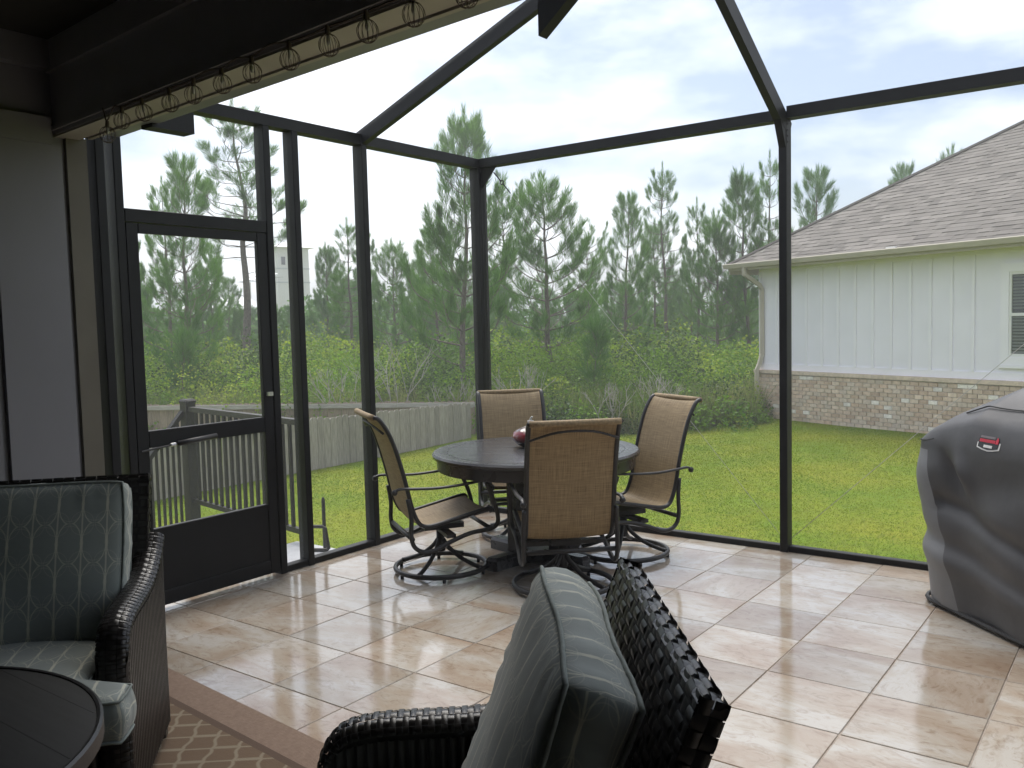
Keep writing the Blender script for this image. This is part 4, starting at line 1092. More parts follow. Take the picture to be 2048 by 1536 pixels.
for x in bat:
    if 5.35 < x < 7.0: continue
    o = link(bpy.data.objects.new('batten', bme), nh); o.location = (x if x > 0 else 0.024, 0, 0)
# bricks, one by one, on the part that can be told apart
bms = []
for i in range(5):
    me = MB().bevel_box(-0.088, 0.088, -0.024, 0.02, -0.034, 0.034, 0.006).mesh('brick'); recalc(me); me.materials.append(M['brick%d' % i]); bms.append(me)
pitch_z = 0.0805; ncs = 12
cnt = 0
for r_ in range(ncs):
    z = 0.045 + r_ * pitch_z
    for k in range(25):
        x = 0.05 + (k + 0.5 * (r_ % 2)) * 0.187
        i = random.choices((0, 1, 2, 3, 4), (5, 4, 3, 0.8, 3))[0]
        o = link(bpy.data.objects.new('brick', bms[i]), bw); o.location = (x, -0.05 + random.uniform(-0.004, 0.003), z + random.uniform(-0.002, 0.002)); o.rotation_euler = (0, random.uniform(-.012, .012), 0); cnt += 1
mbs = [MB() for _ in range(5)]
for r_ in range(ncs):
    zc = 0.045 + r_ * pitch_z
    for k in range(44):
        x = 0.05 + (k + 25 + 0.5 * (r_ % 2)) * 0.187; mbs[random.choices((0, 1, 2, 3, 4), (5, 4, 3, 1.1, 3))[0]].bevel_box(x - 0.088, x + 0.088, -0.074, -0.045, zc - 0.034, zc + 0.034, 0.003)
    for k in range(5): mbs[random.choice((0, 1, 2, 4))].bevel_box(-0.074, -0.045, 0.0 + k * 0.187, 0.176 + k * 0.187, zc - 0.034, zc + 0.034, 0.003)
for k, mb in enumerate(mbs):
    o = mb.build('far_bricks', M['brick%d' % k], bw); o['kind'] = 'stuff'
# window with blinds
wn = link(bpy.data.objects.new('window', None), nh)
wx0, wx1, wz0, wz1 = 5.60, 6.75, 1.46, 2.86
for a, b_, c, d, nm in ((wx0 - 0.14, wx0, wz0 - 0.14, wz1 + 0.14, 'casing'), (wx1, wx1 + 0.14, wz0 - 0.14, wz1 + 0.14, 'casing'), (wx0, wx1, wz1, wz1 + 0.14, 'casing'), (wx0, wx1, wz0 - 0.14, wz0, 'casing')):
    MB().box(a, b_, -0.045, -0.001, c, d).build(nm, M['batten'], wn)
MB().box(wx0 - 0.17, wx1 + 0.17, -0.06, -0.001, wz0 - 0.19, wz0 - 0.142).build('sill', M['batten'], wn)
MB().box(wx0, wx1, -0.004, -0.002, wz0, wz1).build('pane', M['glass_dark'], wn)
for z in (wz0, (wz0 + wz1) / 2 - 0.03, wz1 - 0.05): MB().box(wx0, wx1, -0.03, -0.005, z, z + 0.05).build('sash_rail', M['vinyl'], wn)
for x in (wx0, wx1 - 0.04): MB().box(x, x + 0.04, -0.028, -0.005, wz0, wz1).build('sash_stile', M['vinyl'], wn)
sme = MB().add([(wx0 + 0.04, -0.012, 0), (wx1 - 0.04, -0.012, 0), (wx1 - 0.04, -0.006, 0.03), (wx0 + 0.04, -0.006, 0.03), (wx0 + 0.04, -0.009, 0), (wx1 - 0.04, -0.009, 0), (wx1 - 0.04, -0.004, 0.03), (wx0 + 0.04, -0.004, 0.03)], [(0, 1, 2, 3), (7, 6, 5, 4), (0, 4, 5, 1), (2, 6, 7, 3)]).mesh('blind_slat'); sme.materials.append(M['blind'])
z = wz0 + 0.06
while z < wz1 - 0.06:
    if abs(z - (wz0 + wz1) / 2) > 0.05:
        o = link(bpy.data.objects.new('blind_slat', sme), wn); o.location = (0, 0, z)
    z += 0.052
# roof: hip, stepped shingle courses
OV = 0.47; EZ = WT + 0.06; PIT = 0.64
roof = MB().box(-OV, LEN + OV, -OV, DEP + OV, WT, WT + 0.02).build('soffit', M['beige_metal'], nh)
ex0 = -0.62 + 0.0
shp = link(bpy.data.objects.new('roof', None), nh)
half = DEP / 2 + OV
nco = 44; stp = half / nco
for r_ in range(nco):
    y0 = -OV + r_ * stp; y1 = y0 + stp * 1.12; z0 = EZ + (r_ * stp) * PIT + 0.008; z1 = z0 + stp * 1.12 * PIT - 0.010
    xa = -OV + r_ * stp; xb_ = LEN + OV - r_ * stp
    # front face strip, jagged thickness
    segs = []; x = xa
    V = []; F = []; UV = []
    rr = random.Random(r_)
    while x < min(xb_, 10.0):
        w = rr.choice((0.10, 0.14, 0.18, 0.24)); xe = min(x + w, xb_); th_ = rr.choice((0.004, 0.004, 0.010))
        o = len(V)
        V += [(x, y0, z0 - 0.006), (xe, y0, z0 - 0.006), (xe, y0, z0 + th_), (x, y0, z0 + th_), (xe, y1, z1 + th_), (x, y1, z1 + th_)]
        F += [(o, o + 1, o + 2, o + 3), (o + 3, o + 2, o + 4, o + 5)]; UV += [(x, 0), (xe, 0), (xe, 0.05), (x, 0.05), (xe, 0.3), (x, 0.3)]
        x = xe
    me = bpy.data.meshes.new('shingle_course'); me.from_pydata(V, [], F); ul = me.uv_layers.new(name='UVMap')
    for lp in me.loops: ul.data[lp.index].uv = UV[lp.vertex_index]
    mesh_obj('shingle_course', me, M['shingle'], shp)
# left hip plane and rear planes
pk = EZ + half * PIT
MB().add([(-OV, -OV, EZ), (-OV, DEP + OV, EZ), (-OV + half, DEP / 2, pk), (LEN + OV, DEP + OV, EZ), (LEN + OV - half, DEP / 2, pk), (LEN + OV, -OV, EZ)], [(0, 2, 1), (1, 2, 4, 3), (3, 4, 5), (0, 5, 4, 2)]).build('roof_deck', M['shingle'], shp)
MB().tube([(-OV, -OV, EZ + 0.012), (-OV + half, DEP / 2, pk + 0.02)], 0.045, 6).build('hip_cap', M['shingle'], shp)
g_ = MB()
MB().add([(-OV - 0.06, -OV - 0.10, EZ - 0.075), (-OV - 0.06, -OV - 0.13, EZ + 0.01), (-OV - 0.06, -OV - 0.12, EZ + 0.025), (-OV - 0.06, -OV + 0.005, EZ + 0.012), (-OV - 0.06, -OV + 0.005, EZ - 0.075),
          (LEN + OV, -OV - 0.10, EZ - 0.075), (LEN + OV, -OV - 0.13, EZ + 0.01), (LEN + OV, -OV - 0.12, EZ + 0.025), (LEN + OV, -OV + 0.005, EZ + 0.012), (LEN + OV, -OV + 0.005, EZ - 0.075)],
         [(0, 1, 2, 3, 4), (9, 8, 7, 6, 5), (0, 5, 6, 1), (1, 6, 7, 2), (2, 7, 8, 3), (3, 8, 9, 4), (4, 9, 5, 0)]).build('gutter', M['beige_metal'], nh)
MB().box(-OV - 0.005, LEN + OV, -OV + 0.007, -OV + 0.03, EZ - 0.13, EZ - 0.005).build('fascia', M['beige_metal'], nh)
MB().box(-OV - 0.02, -OV - 0.001, -OV + 0.03, DEP + OV, EZ - 0.2, EZ - 0.005).build('fascia', M['beige_metal'], nh)
ds = MB().tube([(0.06, -OV - 0.05, EZ - 0.07), (0.06, -OV - 0.05, EZ - 0.22), (0.10, -0.12, EZ - 0.45), (0.10, -0.05, EZ - 0.55), (0.10, -0.045, BT + 0.35), (0.07, -0.10, BT + 0.12), (0.06, -0.165, BT), (0.06, -0.165, 0.15), (0.03, -0.24, 0.04), (0.0, -0.42, 0.0)], 0.056, 4, up=(1, 1, 0)).build('downspout', M['beige_metal'], nh)
MB().box(3.55, 3.75, -OV + 0.02, -OV + 0.10, EZ + 0.03, EZ + 0.065).build('roof_tag', M['vinyl'], nh)

# ================================================================ wooden fences
def fence(name, a, b, ztop_a, ztop_b, ground, m, rail_m, label, rails_front, tall=1.25, prnd=0.015):
    a, b = Vector(a), Vector(b); d = b - a; ln = d.length; d.normalize(); ang = math.atan2(d.y, d.x)
    t = thing(name, label, 'fence', (a.x, a.y, 0), ang)
    meshes = []
    w = 0.14
    for k in range(5):
        h = tall; c = 0.028
        mb = MB(); pts = [(0.003, 0), (w - 0.003, 0), (w - 0.003, h - c), (w - c, h), (c, h), (0.003, h - c)]
        mb.add([(x, 0, z) for x, z in pts] + [(x, 0.018, z) for x, z in pts], [tuple(range(6)), tuple(range(11, 5, -1))] + [(i, (i + 1) % 6, 6 + (i + 1) % 6, 6 + i) for i in range(6)])
        me = mb.mesh('picket'); recalc(me); me.materials.append(m); meshes.append(me)
    n = int(ln / w)
    for k in range(n):
        zt = ztop_a + (ztop_b - ztop_a) * k / n
        o = link(bpy.data.objects.new('picket', random.choice(meshes)), t); o.location = (k * w, random.uniform(-0.004, 0.004), zt - tall + random.uniform(-prnd, prnd)); o.rotation_euler = (0, random.uniform(-.008, .008), 0)
    s = -1 if rails_front else 1
    for off in (0.11, 0.95):
        y0 = -0.045 if rails_front else 0.022
        MB().add([(0, y0, ztop_a - off), (ln, y0, ztop_b - off), (ln, y0 + 0.038, ztop_b - off), (0, y0 + 0.038, ztop_a - off), (0, y0, ztop_a - off + 0.085), (ln, y0, ztop_b - off + 0.085), (ln, y0 + 0.038, ztop_b - off + 0.085), (0, y0 + 0.038, ztop_a - off + 0.085)],
                 [(0, 3, 2, 1), (4, 5, 6, 7), (0, 1, 5, 4), (1, 2, 6, 5), (2, 3, 7, 6), (3, 0, 4, 7)]).build('rail', rail_m, t)
    for k in range(0, int(ln / 2.4) + 1):
        x = min(k * 2.4, ln - 0.1); zt = ztop_a + (ztop_b - ztop_a) * x / ln
        MB().box(x, x + 0.09, 0.062, 0.15, zt - tall - 0.1, zt - 0.05).build('post', m, t)
    return t


fa, fb = at(600, 840, 13.4), at(948, 804, 17.2)
dv = (Vector((fb.x, fb.y)) - Vector((fa.x, fa.y)))
fs = Vector((fa.x, fa.y)) - dv * 1.0
fence('picket_fence', fs, (fb.x, fb.y), 2 * fa.z - fb.z, fb.z, LAWN_Z, M['fence'], M['fence_rail'], 'weathered grey dog-ear picket fence along the lawn edge', False)
ga, gb2 = at(150, 813, 17.6), at(950, 803, 17.6)
fence('rear_fence', (ga.x, ga.y), (gb2.x, gb2.y), ga.z + 0.02, gb2.z + 0.01, LAWN_Z, M['fence_brown'], M['fence_rail'], 'brown plank fence with grey rail, behind the dog-ear picket fence', True)

# ================================================================ far buildings
tw = thing('stair_tower', 'pale stucco stair tower with flat hip roof above the pines', 'building', (0, 0, 0))
tl = at(553, 500, 90); tr_ = at(622, 500, 94)
tz = at(588, 497, 92).z
ax = Vector((tr_.x - tl.x, tr_.y - tl.y)); wdt = ax.length * 0.72; tw.location = (tl.x, tl.y, -1.5); tw.rotation_euler = (0, 0, math.atan2(ax.y, ax.x) - 0.35)
Hh = tz + 1.5
MB().box(0, wdt * 1.0, 0, wdt, 0, Hh).build('wall', M['tower'], tw)
for z in (Hh - 2.2, Hh - 3.6): MB().box(-0.05, wdt + 0.05, -0.05, wdt + 0.05, z, z + 0.14).build('band', M['tower_band'], tw)
MB().add([(-0.6, -0.6, Hh), (wdt + 0.6, -0.6, Hh), (wdt + 0.6, wdt + 0.6, Hh), (-0.6, wdt + 0.6, Hh), (wdt / 2, wdt / 2, Hh + 0.75)], [(3, 2, 1, 0), (0, 1, 4), (1, 2, 4), (2, 3, 4), (3, 0, 4)]).build('roof', M['white_roof'], tw)
MB().box(0.45, 0.85, -0.06, -0.01, Hh - 1.75, Hh - 0.95).build('window', M['glass_dark'], tw)
fh = thing('porch_house', 'pale far house with open columned porch beside the stair tower', 'building')
pl = at(497, 650, 82); fh.location = (pl.x, pl.y, -1.5); fh.rotation_euler = (0, 0, math.atan2(RT.y, RT.x))
zb_ = at(497, 565, 82).z + 1.5
MB().box(-0.2, 1.7, 1.5, 4, 0, zb_ - 2.6).build('wall', M['tower'], fh)
MB().add([(-0.5, -0.4, zb_), (1.9, -0.4, zb_), (1.9, 4, zb_ + 0.9), (-0.5, 4, zb_ + 0.9), (-0.5, -0.4, zb_ + 0.15), (1.9, -0.4, zb_ + 0.15), (1.9, 4, zb_ + 1.05), (-0.5, 4, zb_ + 1.05)], [(3, 2, 1, 0), (4, 5, 6, 7), (0, 1, 5, 4), (1, 2, 6, 5), (2, 3, 7, 6), (3, 0, 4, 7)]).build('porch_roof', M['white_roof'], fh)
for x in (0.0, 1.4): MB().box(x, x + 0.32, -0.1, 0.22, 0, zb_).build('column', M['tower'], fh)
fr = thing('far_cottage', 'low far cottage with white roof between the pine trunks', 'building')
pc = at(430, 650, 75); fr.location = (pc.x, pc.y, -1.5); fr.rotation_euler = (0, 0, math.atan2(RT.y, RT.x))
zr = at(430, 625, 75).z + 1.5
MB().box(-3.5, 3.2, 0, 6, 0, zr - 0.2).build('wall', M['roof_tan'], fr)
MB().add([(-3.9, -0.5, zr - 0.2), (3.6, -0.5, zr - 0.2), (3.6, 6.5, zr - 0.2), (-3.9, 6.5, zr - 0.2), (-2.2, 3, zr + 1.35), (2.0, 3, zr + 1.35)], [(3, 2, 1, 0), (0, 1, 5, 4), (1, 2, 5), (2, 3, 4, 5), (3, 0, 4)]).build('roof', M['white_roof'], fr)
fr2 = thing('tan_house', 'low tan house glimpsed through pines at the far left', 'building')
pc = at(320, 650, 70); fr2.location = (pc.x, pc.y, -1.5); fr2.rotation_euler = (0, 0, math.atan2(RT.y, RT.x))
MB().box(-3.5, 3.5, 0, 6, 0, 2.9).build('wall', M['roof_tan'], fr2)
MB().add([(-4, -0.5, 2.9), (4, -0.5, 2.9), (4, 6.5, 2.9), (-4, 6.5, 2.9), (-2.2, 3, 4.1), (2.2, 3, 4.1)], [(3, 2, 1, 0), (0, 1, 5, 4), (1, 2, 5), (2, 3, 4, 5), (3, 0, 4)]).build('roof', M['tower_band'], fr2)

# ================================================================ pines
def brush(rng, base, dirv, length, n, nlen, wid, spread=0.75):
    """Bottle-brush of needles along a shoot. Returns (n*3,3) triangle corners."""
    dirv = dirv / np.linalg.norm(dirv)
    a = np.cross(dirv, [0.3, 0.2, 0.93]); a /= np.linalg.norm(a); b = np.cross(dirv, a)
    t = rng.random(n) ** 0.8; ang = rng.random(n) * 2 * PI
    rad = np.cos(ang)[:, None] * a + np.sin(ang)[:, None] * b
    p = base + dirv * (t * length)[:, None]
    sp = spread * (1.15 - 0.75 * t)[:, None] * (0.6 + 0.6 * rng.random((n, 1)))
    d = dirv + rad * sp; d /= np.linalg.norm(d, axis=1)[:, None]
    d[:, 2] += 0.10; ln = nlen * (0.7 + 0.5 * rng.random((n, 1)))
    tip = p + d * ln
    side = np.cross(d, rng.normal(size=(n, 3))); side /= np.linalg.norm(side, axis=1)[:, None] + 1e-6
    w = wid * (0.7 + 0.6 * rng.random((n, 1)))
    mid = p + d * ln * 0.45
    return np.stack([p, mid + side * w, tip], 1).reshape(-1, 3), None


def make_pine(seed, H=8.0, start=0.25, spread=1.7, style='young', dens=1.0):
    rng = np.random.default_rng(seed)
    mb = MB(); N_ = []
    k = 9
    bend = [(rng.normal() * 0.05, rng.normal() * 0.05) for _ in range(k + 1)]
    tp = []; x = y = 0
    for i in range(k + 1):
        x += bend[i][0] * (i > 0); y += bend[i][1] * (i > 0); tp.append(Vector((x, y, H * i / k * 0.985)))
    r0 = 0.011 * H + 0.02
    tps = smooth_path(tp, 3); mb.tube(tps, [r0, 0.012], 8)
    def trunk(h):
        s = h / (H * 0.985) * (len(tps) - 1); i = min(int(s), len(tps) - 2); return np.array(tps[i].lerp(tps[i + 1], s - i))
    nlen = 0.28; wid = 0.0095
    h = H * start; levels = []
    gap = {'young': 0.42, 'tall': 0.40, 'flat': 0.3}[style]
    while h < H * 0.955:
        levels.append(h); h += gap * (0.75 + 0.5 * rng.random())
    for h in levels:
        f = (h - H * start) / (H * (1 - start))
        if style == 'young': Lb = spread * (0.14 + 1.12 * (1 - f) ** 0.95) * (0.5 + 0.5 * min(1, f * 5 + 0.3))
        elif style == 'tall': Lb = spread * (0.16 + 1.0 * (1 - f) ** 0.8) * min(1, 0.45 + 2.2 * f)
        else: Lb = spread * (0.25 + 0.95 * math.sin(PI * min(1, 0.15 + 0.62 * f)))
        nb = rng.integers(3, 6) if style != 'tall' else rng.integers(2, 5)
        a0 = rng.random() * 2 * PI
        for j in range(nb):
            a = a0 + 2 * PI * j / nb + rng.normal() * 0.3; L1 = Lb * (0.65 + 0.55 * rng.random())
            c = np.array([math.cos(a), math.sin(a), 0]); p0 = trunk(h)
            up = (0.30 + 0.55 * f) if style == 'young' else (0.05 + 0.45 * f if style == 'tall' else 0.45 * f + 0.25)
            up += rng.normal() * 0.08
            pts = [p0, p0 + c * L1 * 0.4 + np.array([0, 0, L1 * 0.4 * up * 0.7]), p0 + c * L1 * 0.78 + np.array([0, 0, L1 * 0.78 * up]), p0 + c * L1 * 0.95 + np.array([0, 0, L1 * (up * 0.95 + 0.22)])]
            pts = smooth_path([Vector(p) for p in pts], 3)
            mb.tube(pts, [0.012 + 0.008 * L1, 0.005], 4, cap=False)
            P_ = [np.array(p) for p in pts]
            m_ = len(P_)
            # terminal shoot
            td = P_[-1] - P_[-3]; td = td / np.linalg.norm(td) + np.array([0, 0, 0.75 if style == 'young' else 0.5])
            N_.append(brush(rng, P_[-1] - td * 0.12, td, 0.60 if style == 'young' else 0.40, int((95 if style == 'young' else 64) * dens), nlen, wid, 0.85)[0])
            # side twigs
            nt_ = 3 + int(L1 * 3.4)
            for q in range(nt_):
                s = 0.30 + 0.66 * rng.random() if style != 'tall' else 0.5 + 0.48 * rng.random()
                ii = min(int(s * (m_ - 1)), m_ - 2); pb = P_[ii] + (P_[ii + 1] - P_[ii]) * rng.random()
                bd = P_[ii + 1] - P_[ii]; bd = bd / np.linalg.norm(bd)
                sd_ = np.cross(bd, [0, 0, 1]) * rng.choice((-1, 1)); sd_ = sd_ / (np.linalg.norm(sd_) + 1e-6)
                td = bd * 0.75 + sd_ * (0.5 + 0.4 * rng.random()) + np.array([0, 0, 0.25 + 0.4 * rng.random()]); td /= np.linalg.norm(td)
                tl_ = 0.18 + 0.35 * rng.random() * (1.1 - s)
                e = pb + td * tl_
                mb.tube([Vector(pb), Vector(e)], [0.006, 0.004], 3, cap=False)
                N_.append(brush(rng, e - td * 0.10, td + np.array([0, 0, 0.3]), 0.30, int(54 * dens), nlen * 0.95, wid)[0])
    # leader and its candles
    tpz = trunk(H * 0.97)
    N_.append(brush(rng, tpz - np.array([0, 0, 0.45]), np.array([0.02, 0.02, 1.0]), 0.95, int(130 * dens), nlen, wid, 0.7)[0])
    for j in range(4):
        a = rng.random() * 2 * PI; c = np.array([math.cos(a), math.sin(a), 0])
        b0 = tpz - np.array([0, 0, 0.25 + 0.5 * rng.random()]); N_.append(brush(rng, b0 + c * 0.06, c * 0.32 + np.array([0, 0, 1.0]), 0.4 + 0.25 * rng.random(), int(60 * dens), nlen, wid, 0.75)[0])
    if style == 'tall':
        for j in range(9):                 # dead stubs below the crown
            hh = H * (0.25 + 0.3 * rng.random()); a = rng.random() * 2 * PI; p0 = trunk(hh); c = np.array([math.cos(a), math.sin(a), 0.15]); mb.tube([Vector(p0), Vector(p0 + c * (0.3 + 0.7 * rng.random()))], [0.012, 0.004], 3, cap=False)
    V = np.concatenate(N_); F = np.arange(len(V)).reshape(-1, 3)
    tm = mb.mesh('trunk', True); tm.materials.append(M['bark'])
    return tm, V, F, H


protos = {}
def proto_pine(key, *a, **k):
    tm, V, F, H = make_pine(*a, **k)
    cm = np_mesh('crown', V, F); cm.materials.append(M['needle']); cf = np_mesh('crown', V, F); cf.materials.append(M['needle_far'])
    protos[key] = (tm, cm, cf, H)
proto_pine('y1', 11, 7.5, 0.20, 1.45, 'young', dens=1.35); proto_pine('y2', 12, 7.5, 0.22, 1.3, 'young'); proto_pine('y3', 13, 7.0, 0.30, 1.25, 'young')
proto_pine('t1', 21, 11.0, 0.50, 1.5, 'tall'); proto_pine('t2', 22, 11.0, 0.42, 1.35, 'tall'); proto_pine('t3', 23, 10.0, 0.36, 1.25, 'tall')
proto_pine('f1', 31, 10.0, 0.55, 1.7, 'flat'); proto_pine('s1', 41, 2.6, 0.12, 0.30, 'young', dens=0.8)


def pine(px, ytop, d, key, label, group=None, rz=None, far=False, wide=1.0, name='pine_tree'):
    tm, cm, cf, H = protos[key]
    p = at(px, ytop, d); g = ground_z(p.x, p.y) - 0.1; s = (p.z - g) / (H + 0.4)
    t = thing(name, label, 'tree', (p.x, p.y, g), rz if rz is not None else random.uniform(0, 6.28), group)
    t.scale = (s * wide, s * wide, s)
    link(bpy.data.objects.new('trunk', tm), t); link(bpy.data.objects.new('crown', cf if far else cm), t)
    return t


G1 = 'pines standing out along the wood edge'
main = [
    (906, 214, 20.0, 'y1', 'tall full young pine rising beside the enclosure corner post', 0.95),
    (357, 308, 22, 'y2', 'dense dark pine seen through the upper door screen', 0.95),
    (466, 195, 30, 't1', 'tallest pine with bare straight trunk, seen through the door', 1.45),
    (318, 348, 25, 't3', 'slender pine just left of the dense pine behind the door', 0.9),
    (1103, 345, 22, 'y3', 'pale young pine with upright candles just right of the corner post', 1.2),
    (1250, 385, 27, 'y2', 'narrow pine with twin upright tips midway along the wood', 0.85),
    (1328, 320, 32, 't2', 'thin tall pine with airy crown and bare trunk mid-wood', 0.9),
    (1393, 392, 31, 't3', 'thin pine right of the tall airy one', 0.85),
    (1440, 420, 29, 'y3', 'dark narrow pine third from the neighbouring house', 0.9),
    (1499, 333, 29, 'y1', 'broad pine rising behind the house eave corner', 0.9),
    (1541, 296, 28, 't3', 'tall pine directly behind the right screen post', 0.8),
    (1626, 335, 31, 'y2', 'pine topping the roof slope just right of the screen post', 1.0),
    (1012, 382, 36, 'f1', 'round-headed pine peeping out just right of the corner post', 0.9),
    (688, 432, 26, 't3', 'crooked pine between the two narrow left screen posts', 1.05),
    (792, 478, 29, 'y3', 'small-topped pine left of the full young pine', 1.0),
    (865, 455, 26, 'y2', 'bushy pine leaning against the full young pine on its left', 1.0),
    (642, 485, 33, 'y1', 'green pine right in front of the stair tower', 0.8),
    (1805, 328, 40, 'y2', 'pine tip poking over the middle of the shingle roof', 0.8),
    (1892, 292, 44, 'y3', 'pine tip poking over the upper shingle roof', 0.7),
    (1176, 470, 34, 'f1', 'hazy pine in the gap between pale pine and twin-tipped pine', 0.8),
    (1300, 440, 35, 'y3', 'bushy pine right behind the twin-tipped pine', 0.9),
    (722, 455, 34, 't2', 'pine half hidden by the second left screen post', 0.9),
    (245, 430, 27, 'y1', 'pine at the far left edge of the door opening', 0.9),
    (420, 500, 33, 'y3', 'shorter pine between dense pine and tallest pine', 0.9),
]
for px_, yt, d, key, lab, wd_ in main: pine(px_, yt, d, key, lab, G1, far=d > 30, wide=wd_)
tag(pine(1196, 640, 18.5, 's1', 'bushy young pine sapling in the brush mid-wood', None, name='pine_sapling'), cat='sapling')
tag(pine(362, 662, 19.5, 's1', 'young pine sapling in the brush behind the door screen', None, name='pine_sapling'), cat='sapling')
rb_ = random.Random(5)
i = 0
for d, n, y0, y1 in ((34, 12, 500, 580), (41, 14, 510, 580), (49, 16, 530, 590)):
    for k in range(n):
        px_ = 215 + (1540 - 215) * (k + rb_.random() * 0.9) / n
        if 480 < px_ < 640 and d < 60: yy = 610
        elif px_ < 480: yy = rb_.uniform(555, 610)
        else: yy = rb_.uniform(y0, y1)
        pine(px_, yy, d + rb_.uniform(-2, 2), rb_.choice(('y1', 'y2', 'y3', 't3')), 'one of the far pines massed behind the front trees', 'pines massed in the far wood', far=True, wide=rb_.uniform(0.8, 1.2))


# ================================================================ undergrowth, dead bushes, grass
def leaf_quads(rng, C_, size, flat=0.5):
    n = len(C_); d = rng.normal(size=(n, 3)); d[:, 2] *= flat; d /= np.linalg.norm(d, axis=1)[:, None]
    s = np.cross(d, rng.normal(size=(n, 3))); s /= np.linalg.norm(s, axis=1)[:, None]
    L_ = size * (0.6 + 0.8 * rng.random((n, 1))); W_ = L_ * (0.28 + 0.2 * rng.random((n, 1)))
    a = C_ - d * L_ / 2; b = C_ + s * W_ ; c = C_ + d * L_ / 2; e = C_ - s * W_
    V = np.stack([a, b, c, e], 1).reshape(-1, 3); F = np.arange(4 * n).reshape(-1, 4); return V, F


def clump_points(rng, c, r, h, n):
    u = rng.normal(size=(n, 3)); u /= np.linalg.norm(u, axis=1)[:, None]; u[:, 2] = np.abs(u[:, 2])
    k = 0.55 + 0.45 * rng.random((n, 1)) ** 0.5
    # lumpy outline
    lob = 1 + 0.22 * np.sin(5 * np.arctan2(u[:, 1], u[:, 0]) + c[0] * 7)[:, None] * np.sin(4 * u[:, 2:3] + c[1] * 5)
    return np.array(c) + u * k * lob * np.array([r, r, h])


rng = np.random.default_rng(99)
bins = {'leaf_mid': [], 'leaf_yellow': [], 'leaf_dark': [], 'weed': []}
def front_d(px):       # distance at which the brush starts
    return np.interp(px, [150, 600, 950, 1010, 1290, 1500, 1560], [18.3, 18.3, 18.0, 17.6, 17.3, 18.6, 21])
for row, (dd, hmin, hmax, nn, rad) in enumerate(((0.0, 0.5, 1.1, 70, 0.55), (0.9, 0.9, 1.6, 70, 0.65), (2.2, 1.2, 2.1, 66, 0.75), (4.0, 1.3, 2.2, 60, 0.9), (6.5, 1.4, 2.3, 56, 1.0), (10, 1.5, 2.5, 52, 1.3), (15, 1.6, 2.6, 50, 1.6))):
    for k in range(nn):
        px_ = 150 + (1575 - 150) * (k + rng.random()) / nn
        d = front_d(px_) + dd + rng.normal() * 0.35
        p = at(px_, 700, d); g = ground_z(p.x, p.y)
        h = hmin + (hmax - hmin) * rng.random(); 
        if px_ > 1380: h *= 0.8
        if 1010 < px_ < 1330 and row < 2: h *= 0.85
        r = rad * (0.7 + 0.6 * rng.random())
        kind = rng.choice(['leaf_mid', 'leaf_yellow', 'leaf_dark'], p=[0.5, 0.3, 0.2] if (px_ < 1000 or row > 2) else [0.55, 0.15, 0.3])
        n = int(820 * (r / 0.7) ** 1.4 * (1.0 if row < 4 else 0.7))
        bins[kind].append((clump_points(rng, (p.x, p.y, g - 0.1), r, h, n), (0.06 if row < 4 else 0.10)))
for kname in ('leaf_mid', 'leaf_yellow', 'leaf_dark'):
    Vs = []; Fs = []; o = 0
    for P_, sz in bins[kname]:
        V, F = leaf_quads(rng, P_, sz); Vs.append(V); Fs.append(F + o); o += len(V)
    me = np_mesh('undergrowth', np.concatenate(Vs), np.concatenate(Fs))
    ob = mesh_obj('undergrowth', me, M[kname]); tag(ob, {'leaf_mid': 'dense green broadleaf undergrowth below the pines', 'leaf_yellow': 'yellow-green bushes in the undergrowth', 'leaf_dark': 'dark glossy bushes in the undergrowth'}[kname], 'undergrowth', kind='stuff')
# tall weeds at the lawn edge
n = 9000; px_ = 150 + 1400 * rng.random(n); d = np.array([front_d(q) for q in px_]) - 0.25 + 1.2 * rng.random(n) ** 1.5
base = np.array([tuple(at(a, 760, b)) for a, b in zip(px_, d)]); base[:, 2] = [ground_z(a, b) for a, b in base[:, :2]]
hgt = 0.35 + 0.75 * rng.random((n, 1)); lean = rng.normal(size=(n, 3)) * 0.28; lean[:, 2] = 1
side = np.cross(lean, rng.normal(size=(n, 3))); side /= np.linalg.norm(side, axis=1)[:, None]
V = np.stack([base - side * 0.011, base + side * 0.011, base + lean * hgt], 1).reshape(-1, 3)
ob = mesh_obj('weeds', np_mesh('weeds', V, np.arange(3 * n).reshape(-1, 3)), M['weed']); tag(ob, 'tall weeds and seed heads along the far lawn edge', 'weeds', kind='stuff')
# far wood mass
Vs = []; Fs = []; o = 0
for k in range(150):
    px_ = 150 + 1420 * rng.random(); d = 46 + 16 * rng.random(); p = at(px_, 660, d); yt = rng.uniform(565, 650) if px_ > 640 else rng.uniform(605, 655)
    h = at(px_, yt, d).z - ground_z(p.x, p.y)
    V, F = leaf_quads(rng, clump_points(rng, (p.x, p.y, ground_z(p.x, p.y)), 1.3 + rng.random(), h, 380), 0.34, 0.8); Vs.append(V); Fs.append(F + o); o += len(V)
ob = mesh_obj('treeline', np_mesh('treeline', np.concatenate(Vs), np.concatenate(Fs)), M['needle_far']); tag(ob, 'far mass of woodland foliage behind the pines', 'woodland', kind='stuff')


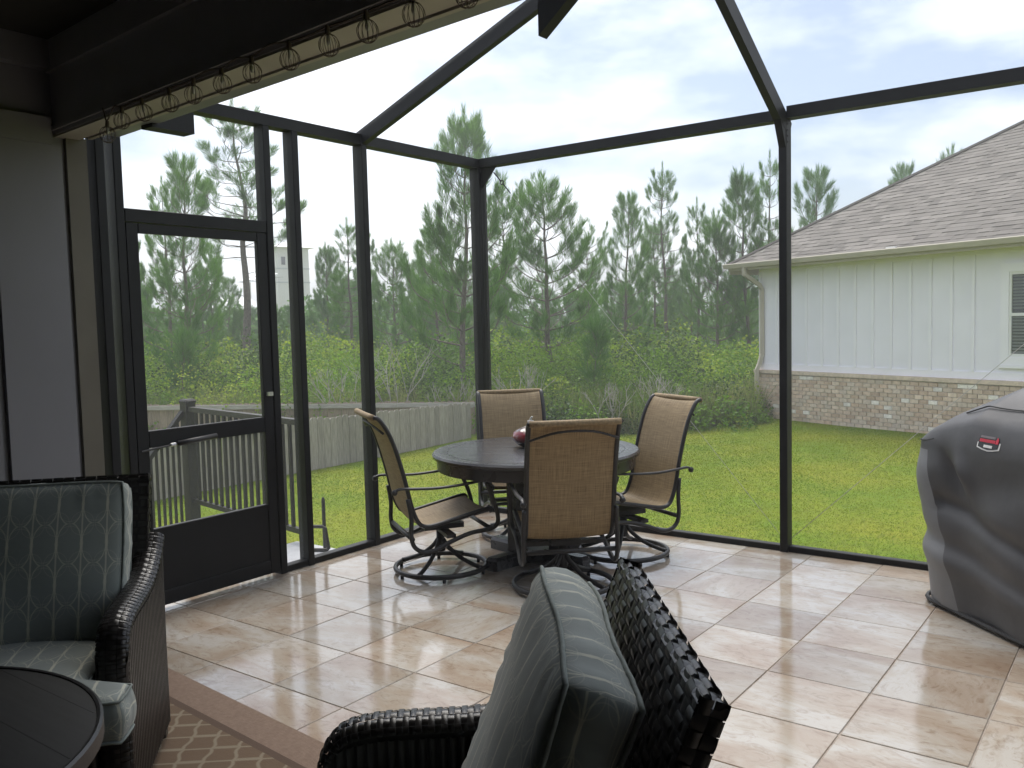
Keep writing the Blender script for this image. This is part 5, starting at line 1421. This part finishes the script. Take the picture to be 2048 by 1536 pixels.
def dead_bush(px_, ytop, d, label, seed):
    r = random.Random(seed); p = at(px_, ytop, d); g = ground_z(p.x, p.y); H = p.z - g; mb = MB()
    def grow(a, dirv, L_, rad, lev):
        b = a + dirv * L_; mid = (a + b) / 2 + Vector((r.uniform(-.05, .05), r.uniform(-.05, .05), 0)) * L_
        mb.tube([a, mid, b], [rad, rad * 0.6], 4, cap=False)
        if lev < 4:
            for _ in range(r.choice((2, 3, 3))):
                nd = (dirv + Vector((r.uniform(-.7, .7), r.uniform(-.7, .7), r.uniform(-.1, .5)))).normalized(); grow(b, nd, L_ * r.uniform(0.55, 0.8), rad * 0.6, lev + 1)
    for _ in range(5): grow(Vector((r.uniform(-.1, .1), r.uniform(-.1, .1), 0)), Vector((r.uniform(-.5, .5), r.uniform(-.5, .5), 1)).normalized(), H * 0.36, 0.018, 1)
    ob = mb.build('dead_bush', M['twig'], None, fix=False); ob.location = (p.x, p.y, g); tag(ob, label, 'bush')


dead_bush(672, 705, 17.9, 'bare grey twiggy bush behind the picket fence, nearest the door', 1)
dead_bush(788, 650, 17.9, 'tall bare grey bush just right of the second screen post', 2)
dead_bush(1050, 700, 17.6, 'bare grey bush just above the far dining chair', 3)
dead_bush(1215, 755, 17.0, 'low bare grey bush left of the chair before the lawn', 4)
dead_bush(905, 745, 17.9, 'low bare twigs below the full young pine trunk', 5)
dead_bush(1310, 740, 17.1, 'dry twiggy weeds above the chair before the lawn', 6)

# mown grass blades over the visible lawn
n = 330000
d = 6.4 + 12.6 * rng.random(n) ** 0.85; r_ = (-0.46 + 1.02 * rng.random(n)) * d
bx = RT.x * r_ + FW.x * d; by = RT.y * r_ + FW.y * d
hx = (bx - HC.x) * HS.x + (by - HC.y) * HS.y; hyy = (bx - HC.x) * HN.x + (by - HC.y) * HN.y
keep = ~((bx > -4.95) & (by < 6.22)) & ~((bx > -7.5) & (by < 4.56)) & ~((hx > -0.12) & (hyy > -0.14))
bx, by = bx[keep], by[keep]; n = len(bx)
bz = np.array([ground_z(a, b) for a, b in zip(bx, by)]) - 0.004
base = np.stack([bx, by, bz], 1); dist = bx * FW.x + by * FW.y
hgt = (0.010 + 0.014 * rng.random(n))[:, None]; lean = rng.normal(size=(n, 3)) * 0.9; lean[:, 2] = 1
side = rng.normal(size=(n, 3)); side[:, 2] = 0; side /= np.linalg.norm(side, axis=1)[:, None]; w = (0.0022 + 0.0008 * np.maximum(0, dist - 6))[:, None]
V = np.stack([base - side * w, base + side * w, base + lean * hgt], 1).reshape(-1, 3)
ob = mesh_obj('grass', np_mesh('grass', V, np.arange(3 * n).reshape(-1, 3)), M['grass_blade']); tag(ob, 'short mown yellow-green lawn grass', 'grass', kind='stuff')

# ================================================================ added volume imitating a thin lens-glare haze
hz = MB().box(-700, 700, -700, 700, -4.0, 22.0).build('veil', None, None)
hz.location = (0, 0, 0)
hm = bpy.data.materials.new('glare_veil'); hm.use_nodes = True; hn = hm.node_tree; hn.nodes.clear()
ho = hn.nodes.new('ShaderNodeOutputMaterial'); hv = hn.nodes.new('ShaderNodeVolumePrincipled')
hv.inputs['Color'].default_value = (0.94, 0.97, 1.0, 1); hv.inputs['Density'].default_value = 0.0027; hv.inputs['Anisotropy'].default_value = 0.3
hn.links.new(hv.outputs['Volume'], ho.inputs['Volume'])
hz.data.materials.append(hm); hz['kind'] = 'stuff'; hz['label'] = 'added pale lens-glare haze over the yard and wood'; hz['category'] = 'veil'
